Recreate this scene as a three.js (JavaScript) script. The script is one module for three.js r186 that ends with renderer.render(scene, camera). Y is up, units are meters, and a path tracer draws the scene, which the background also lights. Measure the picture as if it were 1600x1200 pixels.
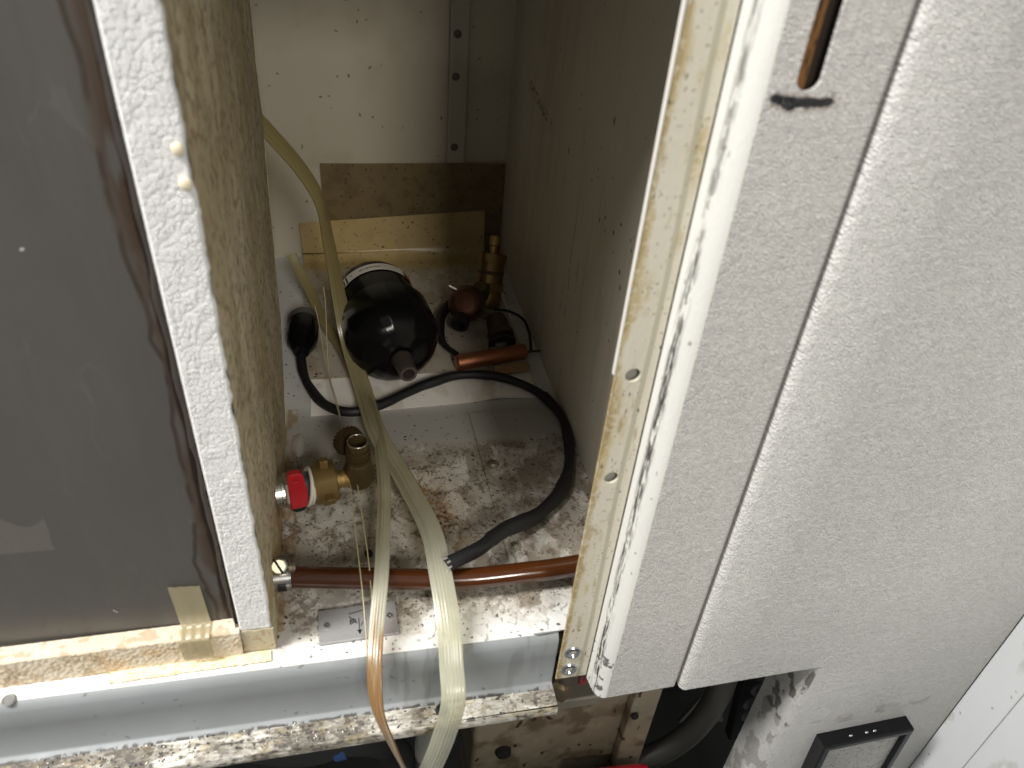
import * as THREE from 'three';
import { mergeGeometries, mergeVertices, toCreasedNormals } from 'three/addons/utils/BufferGeometryUtils.js';
import { RoundedBoxGeometry } from 'three/addons/geometries/RoundedBoxGeometry.js';
import { RectAreaLightUniformsLib } from 'three/addons/lights/RectAreaLightUniformsLib.js';

// ---------------------------------------------------------------- camera, light, exposure
const scene = new THREE.Scene();
const V = (x, y, z) => new THREE.Vector3(x, y, z);
const camera = new THREE.PerspectiveCamera(53.05, 4 / 3, 0.02, 20);
camera.position.set(-0.0262, 0.3743, 0.2575);
camera.up.set(0.05627, 0.80249, -0.59401);
camera.lookAt(camera.position.clone().add(V(0.20239, -0.59177, -0.78029)));
camera.focus = 0.6;
camera.userData.fStop = 11;
scene.add(camera);

const renderer = new THREE.WebGLRenderer({ antialias: true });
renderer.toneMapping = THREE.LinearToneMapping;
renderer.toneMappingExposure = 1.28;
renderer.shadowMap.enabled = true;
RectAreaLightUniformsLib.init();
scene.background = new THREE.Color().setRGB(0.2, 0.21, 0.206);           // dim light that the rest of the room sends back

function ceilingLamp(x, y, z, w, d, power, color, label) {
  const t = new THREE.Group(); t.name = 'ceiling_lamp'; t.position.set(x, y, z);
  t.userData = { label, category: 'lamp' };
  const housing = new THREE.Mesh(new RoundedBoxGeometry(w + 0.06, 0.06, d + 0.06, 2, 0.01), new THREE.MeshStandardMaterial({ color: 0xd8d8d4, roughness: 0.5 }));
  housing.name = 'lamp_housing'; housing.position.y = 0.035; housing.castShadow = housing.receiveShadow = true;
  const glow = new THREE.Mesh(new THREE.BoxGeometry(w, 0.004, d), new THREE.MeshStandardMaterial({ color: 0xffffff, emissive: color, emissiveIntensity: 0.6 }));
  glow.name = 'lamp_diffuser'; glow.position.y = 0.002;
  const light = new THREE.RectAreaLight(color, power, w, d);
  light.position.y = -0.003; light.rotation.x = -Math.PI / 2; light.name = 'lamp_light';
  t.add(housing, glow, light); scene.add(t);
}
ceilingLamp(-0.85, 1.05, 0.19, 0.9, 0.2, 52, new THREE.Color().setRGB(1, 0.985, 0.95), 'long white ceiling lamp high above the foam side of the machine');
ceilingLamp(0.27, 1.38, 2.1, 0.34, 1.0, 39, new THREE.Color().setRGB(1, 0.95, 0.86), 'square ceiling lamp high up in front of the open compartment');

// ---------------------------------------------------------------- small tools
let seed = 7;
const rnd = () => { seed = (seed * 1664525 + 1013904223) >>> 0; return seed / 4294967296; };
const R = (a, b) => a + (b - a) * rnd();
const clamp = (x, a = 0, b = 1) => Math.min(b, Math.max(a, x));
const ss = (a, b, x) => { const t = clamp((x - a) / (b - a)); return t * t * (3 - 2 * t); };
const mix = (a, b, t) => a + (b - a) * t;
const hash = (i, j, k) => { let h = (i * 374761393 + j * 668265263 + k * 2147483647) | 0; h = Math.imul(h ^ (h >>> 13), 1274126177); h ^= h >>> 16; return (h >>> 0) / 4294967296; };
const wrapI = (i, p) => (p ? ((i % p) + p) % p : i);
function vn(x, y, k = 0, p = 0) {                                         // value noise, tileable with period p
  const i = Math.floor(x), j = Math.floor(y), fx = x - i, fy = y - j, u = fx * fx * (3 - 2 * fx), v = fy * fy * (3 - 2 * fy);
  const a = hash(wrapI(i, p), wrapI(j, p), k), b = hash(wrapI(i + 1, p), wrapI(j, p), k), c = hash(wrapI(i, p), wrapI(j + 1, p), k), d = hash(wrapI(i + 1, p), wrapI(j + 1, p), k);
  return a + (b - a) * u + (c - a) * v + (a - b - c + d) * u * v;
}
function fbm(x, y, k = 0, o = 4) { let s = 0, a = 0.5, t = 0; for (let n = 0; n < o; n++) { s += a * vn(x, y, k + n * 17); t += a; x *= 2.03; y *= 2.03; a *= 0.5; } return s / t; }
function worley(x, y, k = 0, P = 0) {                                            // distances to the nearest two points
  const i = Math.floor(x), j = Math.floor(y); let d1 = 9, d2 = 9;
  for (let a = -1; a < 2; a++) for (let b = -1; b < 2; b++) {
    const hi = wrapI(i + a, P), hj = wrapI(j + b, P), px = i + a + hash(hi, hj, k), py = j + b + hash(hi, hj, k + 5), d = Math.hypot(px - x, py - y);
    if (d < d1) { d2 = d1; d1 = d; } else if (d < d2) d2 = d;
  }
  return [d1, d2];
}
const speck = (x, y, k, size, share) => {                                 // 1 inside sparse irregular flecks
  const i = Math.floor(x), j = Math.floor(y);
  if (hash(i, j, k) > share) return 0;
  const cx = i + 0.25 + 0.5 * hash(i, j, k + 1), cy = j + 0.25 + 0.5 * hash(i, j, k + 2), an = hash(i, j, k + 3) * 6.28, el = 1 + 1.6 * hash(i, j, k + 4), r = size * (0.35 + 0.65 * hash(i, j, k + 6));
  const dx = x - cx, dy = y - cy, a = (dx * Math.cos(an) + dy * Math.sin(an)) / el, b = -dx * Math.sin(an) + dy * Math.cos(an);
  return Math.hypot(a, b) + 0.12 * (vn(x * 9, y * 9, k) - 0.5) < r ? 1 : 0;
};
function tex(w, h, f, { srgb = true, repeat = false } = {}) {             // f(u, v) -> [r, g, b] 0..255 or one number
  const a = new Uint8Array(w * h * 4);
  for (let j = 0; j < h; j++) for (let i = 0; i < w; i++) {
    const c = f((i + 0.5) / w, (j + 0.5) / h), n = (j * w + i) * 4;
    if (typeof c === 'number') a[n] = a[n + 1] = a[n + 2] = clamp(c, 0, 255);
    else for (let q = 0; q < 3; q++) a[n + q] = clamp(c[q], 0, 255);
    a[n + 3] = 255;
  }
  const t = new THREE.DataTexture(a, w, h);
  t.magFilter = THREE.LinearFilter; t.minFilter = THREE.LinearMipmapLinearFilter; t.generateMipmaps = true;
  if (srgb) t.colorSpace = THREE.SRGBColorSpace;
  if (repeat) t.wrapS = t.wrapT = THREE.RepeatWrapping;
  t.needsUpdate = true;
  return t;
}
const over = (c, d, t) => [mix(c[0], d[0], t), mix(c[1], d[1], t), mix(c[2], d[2], t)];
const std = (o) => new THREE.MeshStandardMaterial({ side: THREE.DoubleSide, ...o });
const phys = (o) => new THREE.MeshPhysicalMaterial({ side: THREE.DoubleSide, ...o });
const lin = (r, g, b) => new THREE.Color().setRGB(r, g, b);

const taken = {};
const numbered = (n) => { const k = taken[n] = (taken[n] ?? -1) + 1; return k ? `${n}_${String(k).padStart(3, '0')}` : n; };
function mesh(name, geo, m, parent) {
  const o = new THREE.Mesh(Array.isArray(geo) ? join(geo) : geo, m);
  o.castShadow = o.receiveShadow = true;
  if (parent) { o.name = name; parent.add(o); } else { o.name = numbered(name); scene.add(o); }
  return o;
}
function thing(name, label, category, p = [0, 0, 0], group) {
  const t = new THREE.Group(); t.name = numbered(name); t.position.set(...p); t.userData = { label, category };
  if (group) t.userData.group = group;
  scene.add(t); return t;
}
const tag = (o, label, category, group) => { o.userData = { label, category }; if (group) o.userData.group = group; return o; };
const struct = (o) => { o.userData = { kind: 'structure' }; return o; };
function join(list) {
  return mergeGeometries(list.map((g) => { const q = g.index ? g.toNonIndexed() : g.clone(); for (const k of Object.keys(q.attributes)) if (!['position', 'normal', 'uv'].includes(k)) q.deleteAttribute(k); if (!q.attributes.uv) q.setAttribute('uv', new THREE.BufferAttribute(new Float32Array(q.attributes.position.count * 2), 2)); return q; }));
}
function grid(nu, nv, f) {                                                // f(u, v) -> [x, y, z, tu, tv]
  const p = [], t = [], ix = [];
  for (let j = 0; j <= nv; j++) for (let i = 0; i <= nu; i++) { const q = f(i / nu, j / nv); p.push(q[0], q[1], q[2]); t.push(q[3] ?? i / nu, q[4] ?? j / nv); }
  for (let j = 0; j < nv; j++) for (let i = 0; i < nu; i++) { const a = j * (nu + 1) + i, b = a + 1, c = a + nu + 1, d = c + 1; ix.push(a, b, d, a, d, c); }
  const g = new THREE.BufferGeometry();
  g.setAttribute('position', new THREE.Float32BufferAttribute(p, 3)); g.setAttribute('uv', new THREE.Float32BufferAttribute(t, 2)); g.setIndex(ix);
  g.computeVertexNormals(); return g;
}
// a closed outline [a, b] carried along t; uv = (length along the outline, t), both in metres
function carry(loop, t0, t1, nt, place, crease = 0.7, caps = true) {
  const n = loop.length, arc = [0];
  for (let i = 1; i <= n; i++) arc.push(arc[i - 1] + Math.hypot(loop[i % n][0] - loop[i - 1][0], loop[i % n][1] - loop[i - 1][1]));
  const side = grid(n, nt, (u, v) => { const k = Math.round(u * n), t = mix(t0, t1, v), q = place(loop[k % n], t); return [...q, arc[k], t]; });
  const parts = [toCreasedNormals(side, crease)];
  if (caps) {
    const tri = THREE.ShapeUtils.triangulateShape(loop.map((q) => new THREE.Vector2(...q)), []);
    for (const [t, flip] of [[t0, false], [t1, true]]) {
      const p = [], uv = [];
      for (const f of tri) for (const k of flip ? [f[0], f[2], f[1]] : f) { p.push(...place(loop[k], t)); uv.push(arc[k], t); }
      const g = new THREE.BufferGeometry(); g.setAttribute('position', new THREE.Float32BufferAttribute(p, 3)); g.setAttribute('uv', new THREE.Float32BufferAttribute(uv, 2)); g.computeVertexNormals();
      parts.push(g);
    }
  }
  return join(parts);
}
function thick(line, t) {                                                 // an open polyline becomes a closed sheet-metal outline of thickness t (to its left)
  const out = [];
  for (let i = 0; i < line.length; i++) {
    const a = line[Math.max(0, i - 1)], b = line[Math.min(line.length - 1, i + 1)], dx = b[0] - a[0], dy = b[1] - a[1], l = Math.hypot(dx, dy);
    out.push([line[i][0] - dy / l * t, line[i][1] + dx / l * t]);
  }
  return [...line, ...out.reverse()];
}
const arcPts = (cx, cy, r, a0, a1, n) => Array.from({ length: n + 1 }, (_, i) => { const a = mix(a0, a1, i / n); return [cx + r * Math.cos(a), cy + r * Math.sin(a)]; });
function planar(g, fu, fv) { const p = g.attributes.position, t = new Float32Array(p.count * 2); for (let i = 0; i < p.count; i++) { const x = p.getX(i), y = p.getY(i), z = p.getZ(i); t[2 * i] = fu(x, y, z); t[2 * i + 1] = fv(x, y, z); } g.setAttribute('uv', new THREE.BufferAttribute(t, 2)); return g; }
const box = (w, h, d, x = 0, y = 0, z = 0, r = 0) => (r ? new RoundedBoxGeometry(w, h, d, 2, r) : new THREE.BoxGeometry(w, h, d)).translate(x, y, z);
const curve = (pts) => new THREE.CatmullRomCurve3(pts.map((p) => V(...p)), false, 'centripetal');
function tube(pts, r, n = 60, m = 14, wob = 0) {                          // a capped tube along points, r a number or a function of 0..1
  const c = curve(pts), fr = c.computeFrenetFrames(n, false), rr = typeof r === 'function' ? r : () => r;
  const g = grid(m, n, (u, v) => {
    const k = Math.round(v * n), a = u * Math.PI * 2, p = c.getPointAt(v), q = rr(v) * (1 + wob * (fbm(v * 40, Math.cos(a) + 3, 4, 2) - 0.5));
    p.addScaledVector(fr.normals[k], Math.cos(a) * q).addScaledVector(fr.binormals[k], Math.sin(a) * q);
    return [p.x, p.y, p.z, u, v];
  });
  const ends = [0, 1].map((v) => { const k = v * n; const d = new THREE.CircleGeometry(rr(v), m); d.lookAt(fr.tangents[k].clone().multiplyScalar(v ? 1 : -1)); const p = c.getPointAt(v); return d.translate(p.x, p.y, p.z); });
  return join([weld(g), ...ends]);
}
function weld(g) { const u = g.attributes.uv; const q = mergeVertices(g.clone().deleteAttribute('uv').deleteAttribute('normal'), 1e-7); q.computeVertexNormals(); return q; }
const lathe = (pts, seg = 40) => toCreasedNormals(new THREE.LatheGeometry(pts.map((p) => new THREE.Vector2(...p)), seg), 0.6);
function aim(g, from, to) { const d = V(...to).sub(V(...from)), q = new THREE.Quaternion().setFromUnitVectors(V(0, 1, 0), d.normalize()); return g.applyQuaternion(q).translate(...from); }   // a lathe about y pointed from a to b

// ---------------------------------------------------------------- shared materials
const peelF = (n) => (u, v) => { const w = worley(u * n, v * n, 1, n), q = worley(u * n * 2, v * n * 2, 2, n * 2), a = vn(u * n, v * n, 3, n), c = vn(u * n / 2, v * n / 2, 4, n / 2); return 255 * clamp(0.25 + 0.55 * ss(0.02, 0.45, w[1] - w[0]) * (0.4 + 0.8 * a) + 0.2 * ss(0.6, 0.1, q[0]) + 0.25 * (c - 0.5)); };
const peel = tex(512, 512, peelF(44), { srgb: false, repeat: true });
const peelQ = (metres) => { const t = peel.clone(); t.repeat.set(1 / metres, 1 / metres); t.needsUpdate = true; return t; };
const grainT = tex(256, 256, (u, v) => 255 * (0.6 * vn(u * 64, v * 64, 8, 64) + 0.4 * vn(u * 128, v * 128, 9, 128)), { srgb: false, repeat: true });
const grainAt = (m) => { const t = grainT.clone(); t.repeat.set(1 / m, 1 / m); t.needsUpdate = true; return t; };
const brass = std({ color: lin(0.5, 0.34, 0.13), metalness: 0.85, roughness: 0.36, bumpMap: grainAt(0.01), bumpScale: 0.00008 });
const oldBrass = std({ color: lin(0.3, 0.21, 0.085), metalness: 0.8, roughness: 0.36, bumpMap: grainAt(0.012), bumpScale: 0.00015 });
const darkBrass = std({ color: lin(0.11, 0.075, 0.03), metalness: 0.6, roughness: 0.4, bumpMap: grainAt(0.012), bumpScale: 0.00015 });
const nickel = std({ color: lin(0.55, 0.52, 0.46), metalness: 0.95, roughness: 0.28 });
const steel = std({ color: lin(0.5, 0.5, 0.5), metalness: 0.95, roughness: 0.25 });
const steelDark = std({ color: lin(0.2, 0.2, 0.21), metalness: 0.8, roughness: 0.35 });
const copper = std({ color: lin(0.5, 0.2, 0.11), metalness: 0.9, roughness: 0.33, bumpMap: grainAt(0.01), bumpScale: 0.00006 });
const agedCopper = std({ color: lin(0.16, 0.07, 0.045), metalness: 0.7, roughness: 0.38 });
const blackGloss = phys({ color: lin(0.004, 0.004, 0.0045), roughness: 0.2, specularIntensity: 0.5 });
const blackRubber = std({ color: lin(0.007, 0.007, 0.008), roughness: 0.55, bumpMap: grainAt(0.02), bumpScale: 0.0002 });
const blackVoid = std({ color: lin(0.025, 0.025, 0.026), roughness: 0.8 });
const hole = std({ color: lin(0.01, 0.008, 0.007), roughness: 0.9 });

// ---------------------------------------------------------------- the compartment: floor tray
const BACK = -0.47, TX0 = -0.62, TX1 = 0.134, MX0 = -0.24, MX1 = 0.14, SMAX = 0.56;
const FLAKE = [74, 66, 58], RUST = [142, 100, 56], GRIME = [116, 104, 88], PAINT = [206, 205, 201];
function floorColor(x, s) {                                               // s: metres from the back wall along the sheet
  const z = s + BACK;
  let c = over([214, 213, 210], [198, 196, 191], fbm(x * 60, s * 60, 3));
  const wob = 0.012 * (fbm(x * 40, s * 40, 4) - 0.5);
  if (s < 0.472) {                                                        // the flat floor
    const dirty = ss(-0.172, -0.156, z + wob) * (1 - ss(-0.03, -0.004, z + wob * 2.4));
    const wx = x + 0.004 * (fbm(x * 90, s * 90, 8, 2) - 0.5), wz = s + 0.004 * (fbm(x * 90 + 5, s * 90, 9, 2) - 0.5);
    const fine = fbm(wx * 640, wz * 640, 5, 3), mid = fbm(wx * 150, wz * 150, 6, 4), big = fbm(x * 30, s * 30, 7, 3);
    const plate = ss(0.058, 0.066, x), tone = fbm(wx * 34, wz * 34, 30, 4), smear = fbm(wx * 95 + 0.8 * tone, wz * 60, 33, 4);
    c = over(c, [152, 149, 142], ss(-0.225, -0.2, z) * ss(-0.15, -0.165, z + wob * 0.5) * 0.85);        // greyer band in front of the paper
    c = over(c, [168, 165, 158], 0.5 * ss(-0.176, -0.172, z - 0.04 * (x - 0.03)) * ss(-0.15, -0.165, z + wob * 0.5));
    c = over(c, over([166, 159, 149], [132, 122, 109], plate * 0.35 + 0.8 * ss(0.4, 0.62, tone)), dirty * 0.9);
    c = over(c, [204, 199, 191], dirty * 0.8 * ss(0.5, 0.62, smear) * (1 - 0.4 * plate));
    c = over(c, GRIME, 0.6 * dirty * ss(0.47, 0.68, fine * 0.5 + mid * 0.5));
    const rust = dirty * Math.exp(-((x - 0.018 - (z + 0.11) * 0.25) ** 2) / 0.00040) * Math.exp(-((z + 0.105) ** 2) / 0.0021);
    c = over(c, RUST, clamp(rust * 0.8 * ss(0.42, 0.62, fine * 0.5 + big * 0.5)));
    c = over(c, [84, 70, 56], clamp(dirty * (0.34 + 0.6 * rust) * ss(0.57, 0.67, fine * 0.6 + mid * 0.4)));
    c = over(c, [214, 210, 203], 0.7 * dirty * ss(0.58, 0.68, smear) * ss(0.4, 0.55, fine));
    c = over(c, [92, 86, 78], 0.5 * dirty * (Math.abs(fbm(wx * 46, wz * 46, 34, 3) - 0.5) < 0.01 ? ss(0.4, 0.6, mid) : 0));
    const front = ss(-0.055, -0.03, z);
    c = over(c, [112, 104, 94], front * 0.7 * (1 - ss(-0.03, -0.006, z)) * ss(0.5, 0.62, fbm(wx * 300, wz * 300, 12, 4)));
    c = over(c, [232, 232, 230], front * ss(0.5, 0.6, fbm(wx * 70, wz * 70, 13, 4)) * 0.5);
    if (x > 0.0) c = over(c, [128, 122, 114], 0.55 * front * (Math.abs(fbm(wx * 60, wz * 60, 10, 3) - 0.5) < 0.016 ? ss(0.35, 0.6, fbm(x * 500, s * 500, 29, 2)) : 0));
    if (x > -0.08) {
      if (speck(x * 520, s * 520, 21, 0.3, 0.03 + 0.09 * dirty + 0.03 * front)) c = over(c, FLAKE, 0.75);
      if (speck(x * 260, s * 260, 31, 0.2, 0.02 + 0.05 * dirty)) c = over(c, [44, 38, 34], 0.85);
    } else if (speck(x * 130, s * 130, 51, 0.12, 0.1)) c = over(c, [96, 92, 86], 0.8);
    // the mark along the foam block where liquid stood
    const edge = Math.abs(x + 0.0715) < 0.003 + 0.003 * fbm(s * 90, 1, 14) && z < -0.02 && z > -0.22;
    if (edge) c = over(c, [140, 104, 62], 0.5 * ss(0.35, 0.6, fbm(x * 300, s * 130, 15)));
  } else if (s < 0.521) {                                                 // the front face
    const t = (s - 0.472) / 0.049;
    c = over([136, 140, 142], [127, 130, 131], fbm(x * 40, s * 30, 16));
    const drip = fbm(x * 160, s * 22, 17, 3);
    c = over(c, [108, 109, 108], ss(0.6, 0.7, drip) * ss(-0.045, -0.02, x) * (1 - ss(0.05, 0.09, x)) * 0.6 * (1 - t * 0.5));
    if (speck(x * 170, s * 170, 61, 0.14, 0.07)) c = over(c, [96, 95, 92], 0.8);
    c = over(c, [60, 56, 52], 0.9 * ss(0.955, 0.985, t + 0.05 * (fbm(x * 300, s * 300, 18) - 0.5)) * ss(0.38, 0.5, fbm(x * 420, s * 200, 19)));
  } else {                                                                // the dirty ledge below it
    const wx = x + 0.003 * (fbm(x * 120, s * 120, 8, 2) - 0.5), a = fbm(wx * 420, s * 520, 20, 4), b = fbm(wx * 70, s * 120, 22, 3), cover = a * 0.55 + b * 0.45 + 0.05 * ss(-0.02, -0.12, x) - 0.03 * ss(0.02, 0.05, x);
    const zone = fbm(x * 26, 2, 35, 3) * 0.6 + fbm(x * 80, s * 160, 36, 3) * 0.4 + 0.1 * ss(-0.005, -0.05, x) * ss(-0.16, -0.1, x), streak = fbm(wx * 160, s * 700, 37, 3);
    c = over([196, 193, 185], [160, 154, 144], ss(0.35, 0.65, fbm(x * 300, s * 900, 23, 3)));
    c = over(c, [112, 105, 94], 0.8 * ss(0.42, 0.6, zone * 0.75 + streak * 0.25));
    c = over(c, [74, 68, 61], 0.75 * ss(0.49, 0.63, zone * 0.6 + a * 0.4));
    c = over(c, [50, 46, 43], 0.7 * ss(0.62, 0.68, a * 0.6 + streak * 0.4));
    c = over(c, [214, 211, 203], 0.6 * ss(0.58, 0.7, fbm(wx * 220, s * 620, 24, 3)) * (1 - 0.6 * ss(0.48, 0.6, zone)));
    c = over(c, [156, 138, 98], 0.35 * ss(0.56, 0.74, fbm(x * 130, s * 300, 25, 3)));
    c = over(c, [205, 204, 196], ss(0.5402, 0.5422, s + 0.001 * (a - 0.5)) * 0.9);
  }
  return c;
}
const floorMap = tex(1024, 1500, (u, v) => floorColor(mix(MX0, MX1, u), v * SMAX));
const floorBump = tex(1024, 1500, (u, v) => { const x = mix(MX0, MX1, u), s = v * SMAX; const z = s + BACK, d = s < 0.472 ? ss(-0.17, -0.15, z) : s < 0.521 ? 0.1 : 1; return 255 * clamp(0.3 + d * 0.6 * (fbm(x * 260, s * 260, 27, 4) - 0.3)); }, { srgb: false });
const floorRough = tex(256, 375, (u, v) => 255 * clamp(0.38 + 0.4 * fbm(u * 40, v * 60, 28, 3)), { srgb: false });
const trayMat = std({ map: floorMap, bumpMap: floorBump, bumpScale: 0.0007, roughnessMap: floorRough, roughness: 1 });
const trayUV = (x, s) => [(x - MX0) / (MX1 - MX0), s / SMAX];
{
  const line = [[BACK, 0], [-0.3, 0], [-0.15, 0], [-0.05, 0], [-0.003, 0], ...arcPts(-0.001, -0.006, 0.006, Math.PI / 2, 0, 8), [0.005, -0.02], [0.005, -0.043], ...arcPts(0.007, -0.043, 0.002, Math.PI, 1.5 * Math.PI, 4), [0.012, -0.045], [0.0215, -0.045], ...arcPts(0.0215, -0.0465, 0.0015, Math.PI / 2, 0, 4), [0.023, -0.052]];
  const arc = [0]; for (let i = 1; i < line.length; i++) arc.push(arc[i - 1] + Math.hypot(line[i][0] - line[i - 1][0], line[i][1] - line[i - 1][1]));
  const n = line.length - 1, X1 = 0.0815;
  const part = (x0, x1, last, nx) => grid(nx, last, (u, v) => { const k = Math.round(v * last), x = mix(x0, x1, u), dz = k > n - 6 ? 0.025 * (-0.02 - x) * 0.35 : 0; return [x, line[k][1], line[k][0] + (k > n - 6 ? clamp(dz, -0.002, 0.004) : 0), ...trayUV(x, arc[k])]; });
  const top = toCreasedNormals(part(TX0, X1, n, 60), 0.6), rear = part(X1, TX1, 4, 20);
  const under = [box(X1 - TX0, 0.001, 0.46, (X1 + TX0) / 2, -0.0025, BACK + 0.23), box(TX1 - X1, 0.001, 0.465, (X1 + TX1) / 2, -0.0025, BACK + 0.2325), box(X1 - TX0, 0.04, 0.001, (X1 + TX0) / 2, -0.025, 0.0025)].map((g) => planar(g, (x) => trayUV(x, 0.2)[0], () => 0.4));
  // a closed end to the front lip
  const tray = struct(mesh('floor_tray', [top, rear, ...under, planar(box(0.0009, 0.0065, 0.0009, 0.0811, -0.0495, 0.0216), (x) => trayUV(x, 0)[0], () => 0.97)], trayMat));
  // the thinner plate that lies over the right half of the floor
  const sh = new THREE.Shape(); sh.moveTo(0.0608, -0.2); sh.lineTo(0.0628, -0.075); sh.lineTo(0.0648, -0.004); sh.quadraticCurveTo(0.0652, 0.003, 0.0705, 0.0025); sh.lineTo(0.1335, -0.001); sh.lineTo(0.1335, -0.2); sh.closePath();
  const pg = new THREE.ExtrudeGeometry(sh, { depth: 0.0005, bevelEnabled: true, bevelThickness: 0.0003, bevelSize: 0.0003, bevelSegments: 2 }).rotateX(Math.PI / 2).translate(0, 0.0010, 0);
  mesh('floor_plate', planar(pg, (x) => trayUV(x, 0)[0], (x, y, z) => (z - BACK) / SMAX), trayMat, tray);
  const screwG = lathe([[0, 0.0026], [0.0009, 0.0025], [0.0022, 0.0019], [0.0031, 0.0009], [0.0034, 0], [0.0044, 0.0004], [0.005, 0.0001], [0.005, -0.001]], 28);
  const screwM = std({ color: lin(0.34, 0.32, 0.24), metalness: 0.85, roughness: 0.35, bumpMap: grainAt(0.008), bumpScale: 0.0001 });
  for (const [x, z, q] of [[0.0687, -0.141, 1], [0.0694, -0.0636, 0.85]]) { const o = mesh('screw', screwG, screwM, tray); o.position.set(x, 0.0011, z); o.scale.setScalar(q); }
}
{
  const o = tag(mesh('drain_hole', lathe([[0, 0.0003], [0.0021, 0.0003], [0.0028, 0.0007], [0.0032, 0.0003], [0.0034, 0]], 24), std({ color: lin(0.16, 0.16, 0.155), roughness: 0.6 })), 'small grey disc standing for a dark hole in the tray edge at the far left', 'plug'); o.position.set(-0.2035, 0.0002, 0.0016);  // closed grey disc stands in for a dark hole in the tray
  const l = tag(mesh('ledge_grommet', lathe([[0, 0.0002], [0.0022, 0.0002], [0.0024, 0.0018], [0.0033, 0.0018], [0.0036, 0.001], [0.0037, 0]], 24), std({ color: lin(0.03, 0.03, 0.03), roughness: 0.5 })), 'black ring set in the dirty ledge beside the wide strap', 'grommet'); l.position.set(0.0135, -0.0449, 0.0135);
}
// loose flakes of dirt: nobody could count them
{
  const flake = new THREE.DodecahedronGeometry(0.0006, 0); flake.scale(1.2, 0.45, 0.8);
  const add = (n, color, spread, name) => {
    const im = new THREE.InstancedMesh(flake, std({ roughness: 0.9 }), n), m = new THREE.Matrix4(), q = new THREE.Quaternion(), c = new THREE.Color();
    for (let i = 0; i < n; i++) { const [x, y, z, s] = spread(i); q.setFromEuler(new THREE.Euler(R(-0.4, 0.4), R(0, 6.3), R(-0.4, 0.4))); m.compose(V(x, y, z), q, V(s * R(0.6, 1.8), s, s * R(0.5, 1.2))); im.setMatrixAt(i, m); const k = R(0.4, 1.5); im.setColorAt(i, c.setRGB(color[0] * k, color[1] * k, color[2] * k)); }
    im.castShadow = im.receiveShadow = true; im.name = name; im.userData = { kind: 'stuff' }; scene.add(im);
  };
  const lvl = (x, z) => (x > 0.063 && z > -0.2 ? 0.0012 : 0.0003);
  add(300, [0.03, 0.024, 0.018], () => { const x = R(-0.072, 0.13), z = mix(-0.165, -0.012, Math.pow(rnd(), 0.8)); return [x, lvl(x, z), Math.min(z, x > 0.08 ? -0.01 : 0), R(0.25, 0.85)]; }, 'dirt_flakes');
  add(260, [0.09, 0.055, 0.025], () => { const x = clamp(0.02 + 0.03 * (rnd() + rnd() + rnd() - 1.5), -0.06, 0.12), z = clamp(-0.105 + 0.06 * (rnd() + rnd() - 1), -0.165, -0.02); return [x, lvl(x, z), z, R(0.3, 0.75)]; }, 'rust_flakes');
  add(260, [0.6, 0.58, 0.52], () => { const x = R(-0.07, 0.12), z = R(-0.15, -0.02); return [x, lvl(x, z), z, R(0.25, 0.7)]; }, 'paint_flakes');
  add(260, [0.025, 0.022, 0.02], () => { const x = R(-0.2, 0.078); return [x, -0.0447, R(0.009, 0.021), R(0.3, 0.9)]; }, 'ledge_dirt');
  add(170, [0.62, 0.6, 0.55], () => { const x = R(-0.2, 0.078); return [x, -0.0446, R(0.009, 0.021), R(0.3, 0.9)]; }, 'ledge_paint_flakes');
  add(70, [0.025, 0.02, 0.016], () => [R(-0.04, 0.1), 0.0028, R(-0.45, -0.28), R(0.6, 1.6)], 'paper_dirt');
}
// ---------------------------------------------------------------- walls of the compartment
const paintBump = { bumpMap: peelQ(0.09), bumpScale: 0.00005 };
const marks = [[-0.3912, 0.1965], [-0.384, 0.193], [-0.372, 0.19], [-0.355, 0.1885], [-0.342, 0.187], [-0.3302, 0.1865], [-0.315, 0.186], [-0.2708, 0.1901], [-0.262, 0.186], [-0.1782, 0.2341], [-0.1938, 0.1986], [-0.192, 0.194], [-0.1724, 0.1842], [-0.168, 0.178], [-0.178, 0.171], [-0.165, 0.17], [-0.1407, 0.186], [-0.1221, 0.1848], [-0.118, 0.180], [-0.15, 0.176], [-0.145, 0.165], [-0.1098, 0.2459], [-0.1085, 0.1591], [-0.13, 0.16], [-0.125, 0.152]];
const wallMapR = tex(1024, 1024, (u, v) => {                              // u: z from the back, v: y
  const z = mix(BACK, 0.01, u), y = mix(0, 0.46, v);
  let c = over([204, 198, 184], [194, 187, 171], fbm(z * 16, y * 9, 60));
  c = over(c, [176, 168, 150], 0.35 * ss(0.55, 0.75, fbm(z * 90, y * 12, 61, 3)));
  for (const [a, b, l] of [[-0.2246, 0.13, 0.022], [-0.2224, 0.09, 0.018], [-0.205, 0.115, 0.012]]) if (Math.abs(z - a - 0.001 * Math.sin(y * 90)) < 0.0006 && Math.abs(y - b) < l) c = over(c, [92, 80, 58], 0.8 * ss(0.3, 0.5, fbm(z * 500, y * 200, 63)));
  for (let i = 0; i < marks.length; i++) { const [a, b] = marks[i], d = Math.hypot((z - a) * (1 + hash(i, 1, 2)), (y - b) * (0.6 + hash(i, 2, 2))) + 0.0022 * (fbm(z * 700, y * 700, 64, 2) - 0.5); if (d < 0.0006 + 0.0014 * hash(i, 3, 3)) c = over(c, [44, 44, 40], 0.85); }
  if (speck(z * 130, y * 130, 65, 0.1, 0.05)) c = over(c, [92, 88, 76], 0.8);
  if (z > -0.4 && z < -0.31 && Math.abs(y - 0.19 - (z + 0.35) * -0.1) < 0.004 && fbm(z * 600, y * 600, 66, 2) > 0.6) c = over(c, [70, 68, 60], 0.7);
  return c;
});
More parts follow.
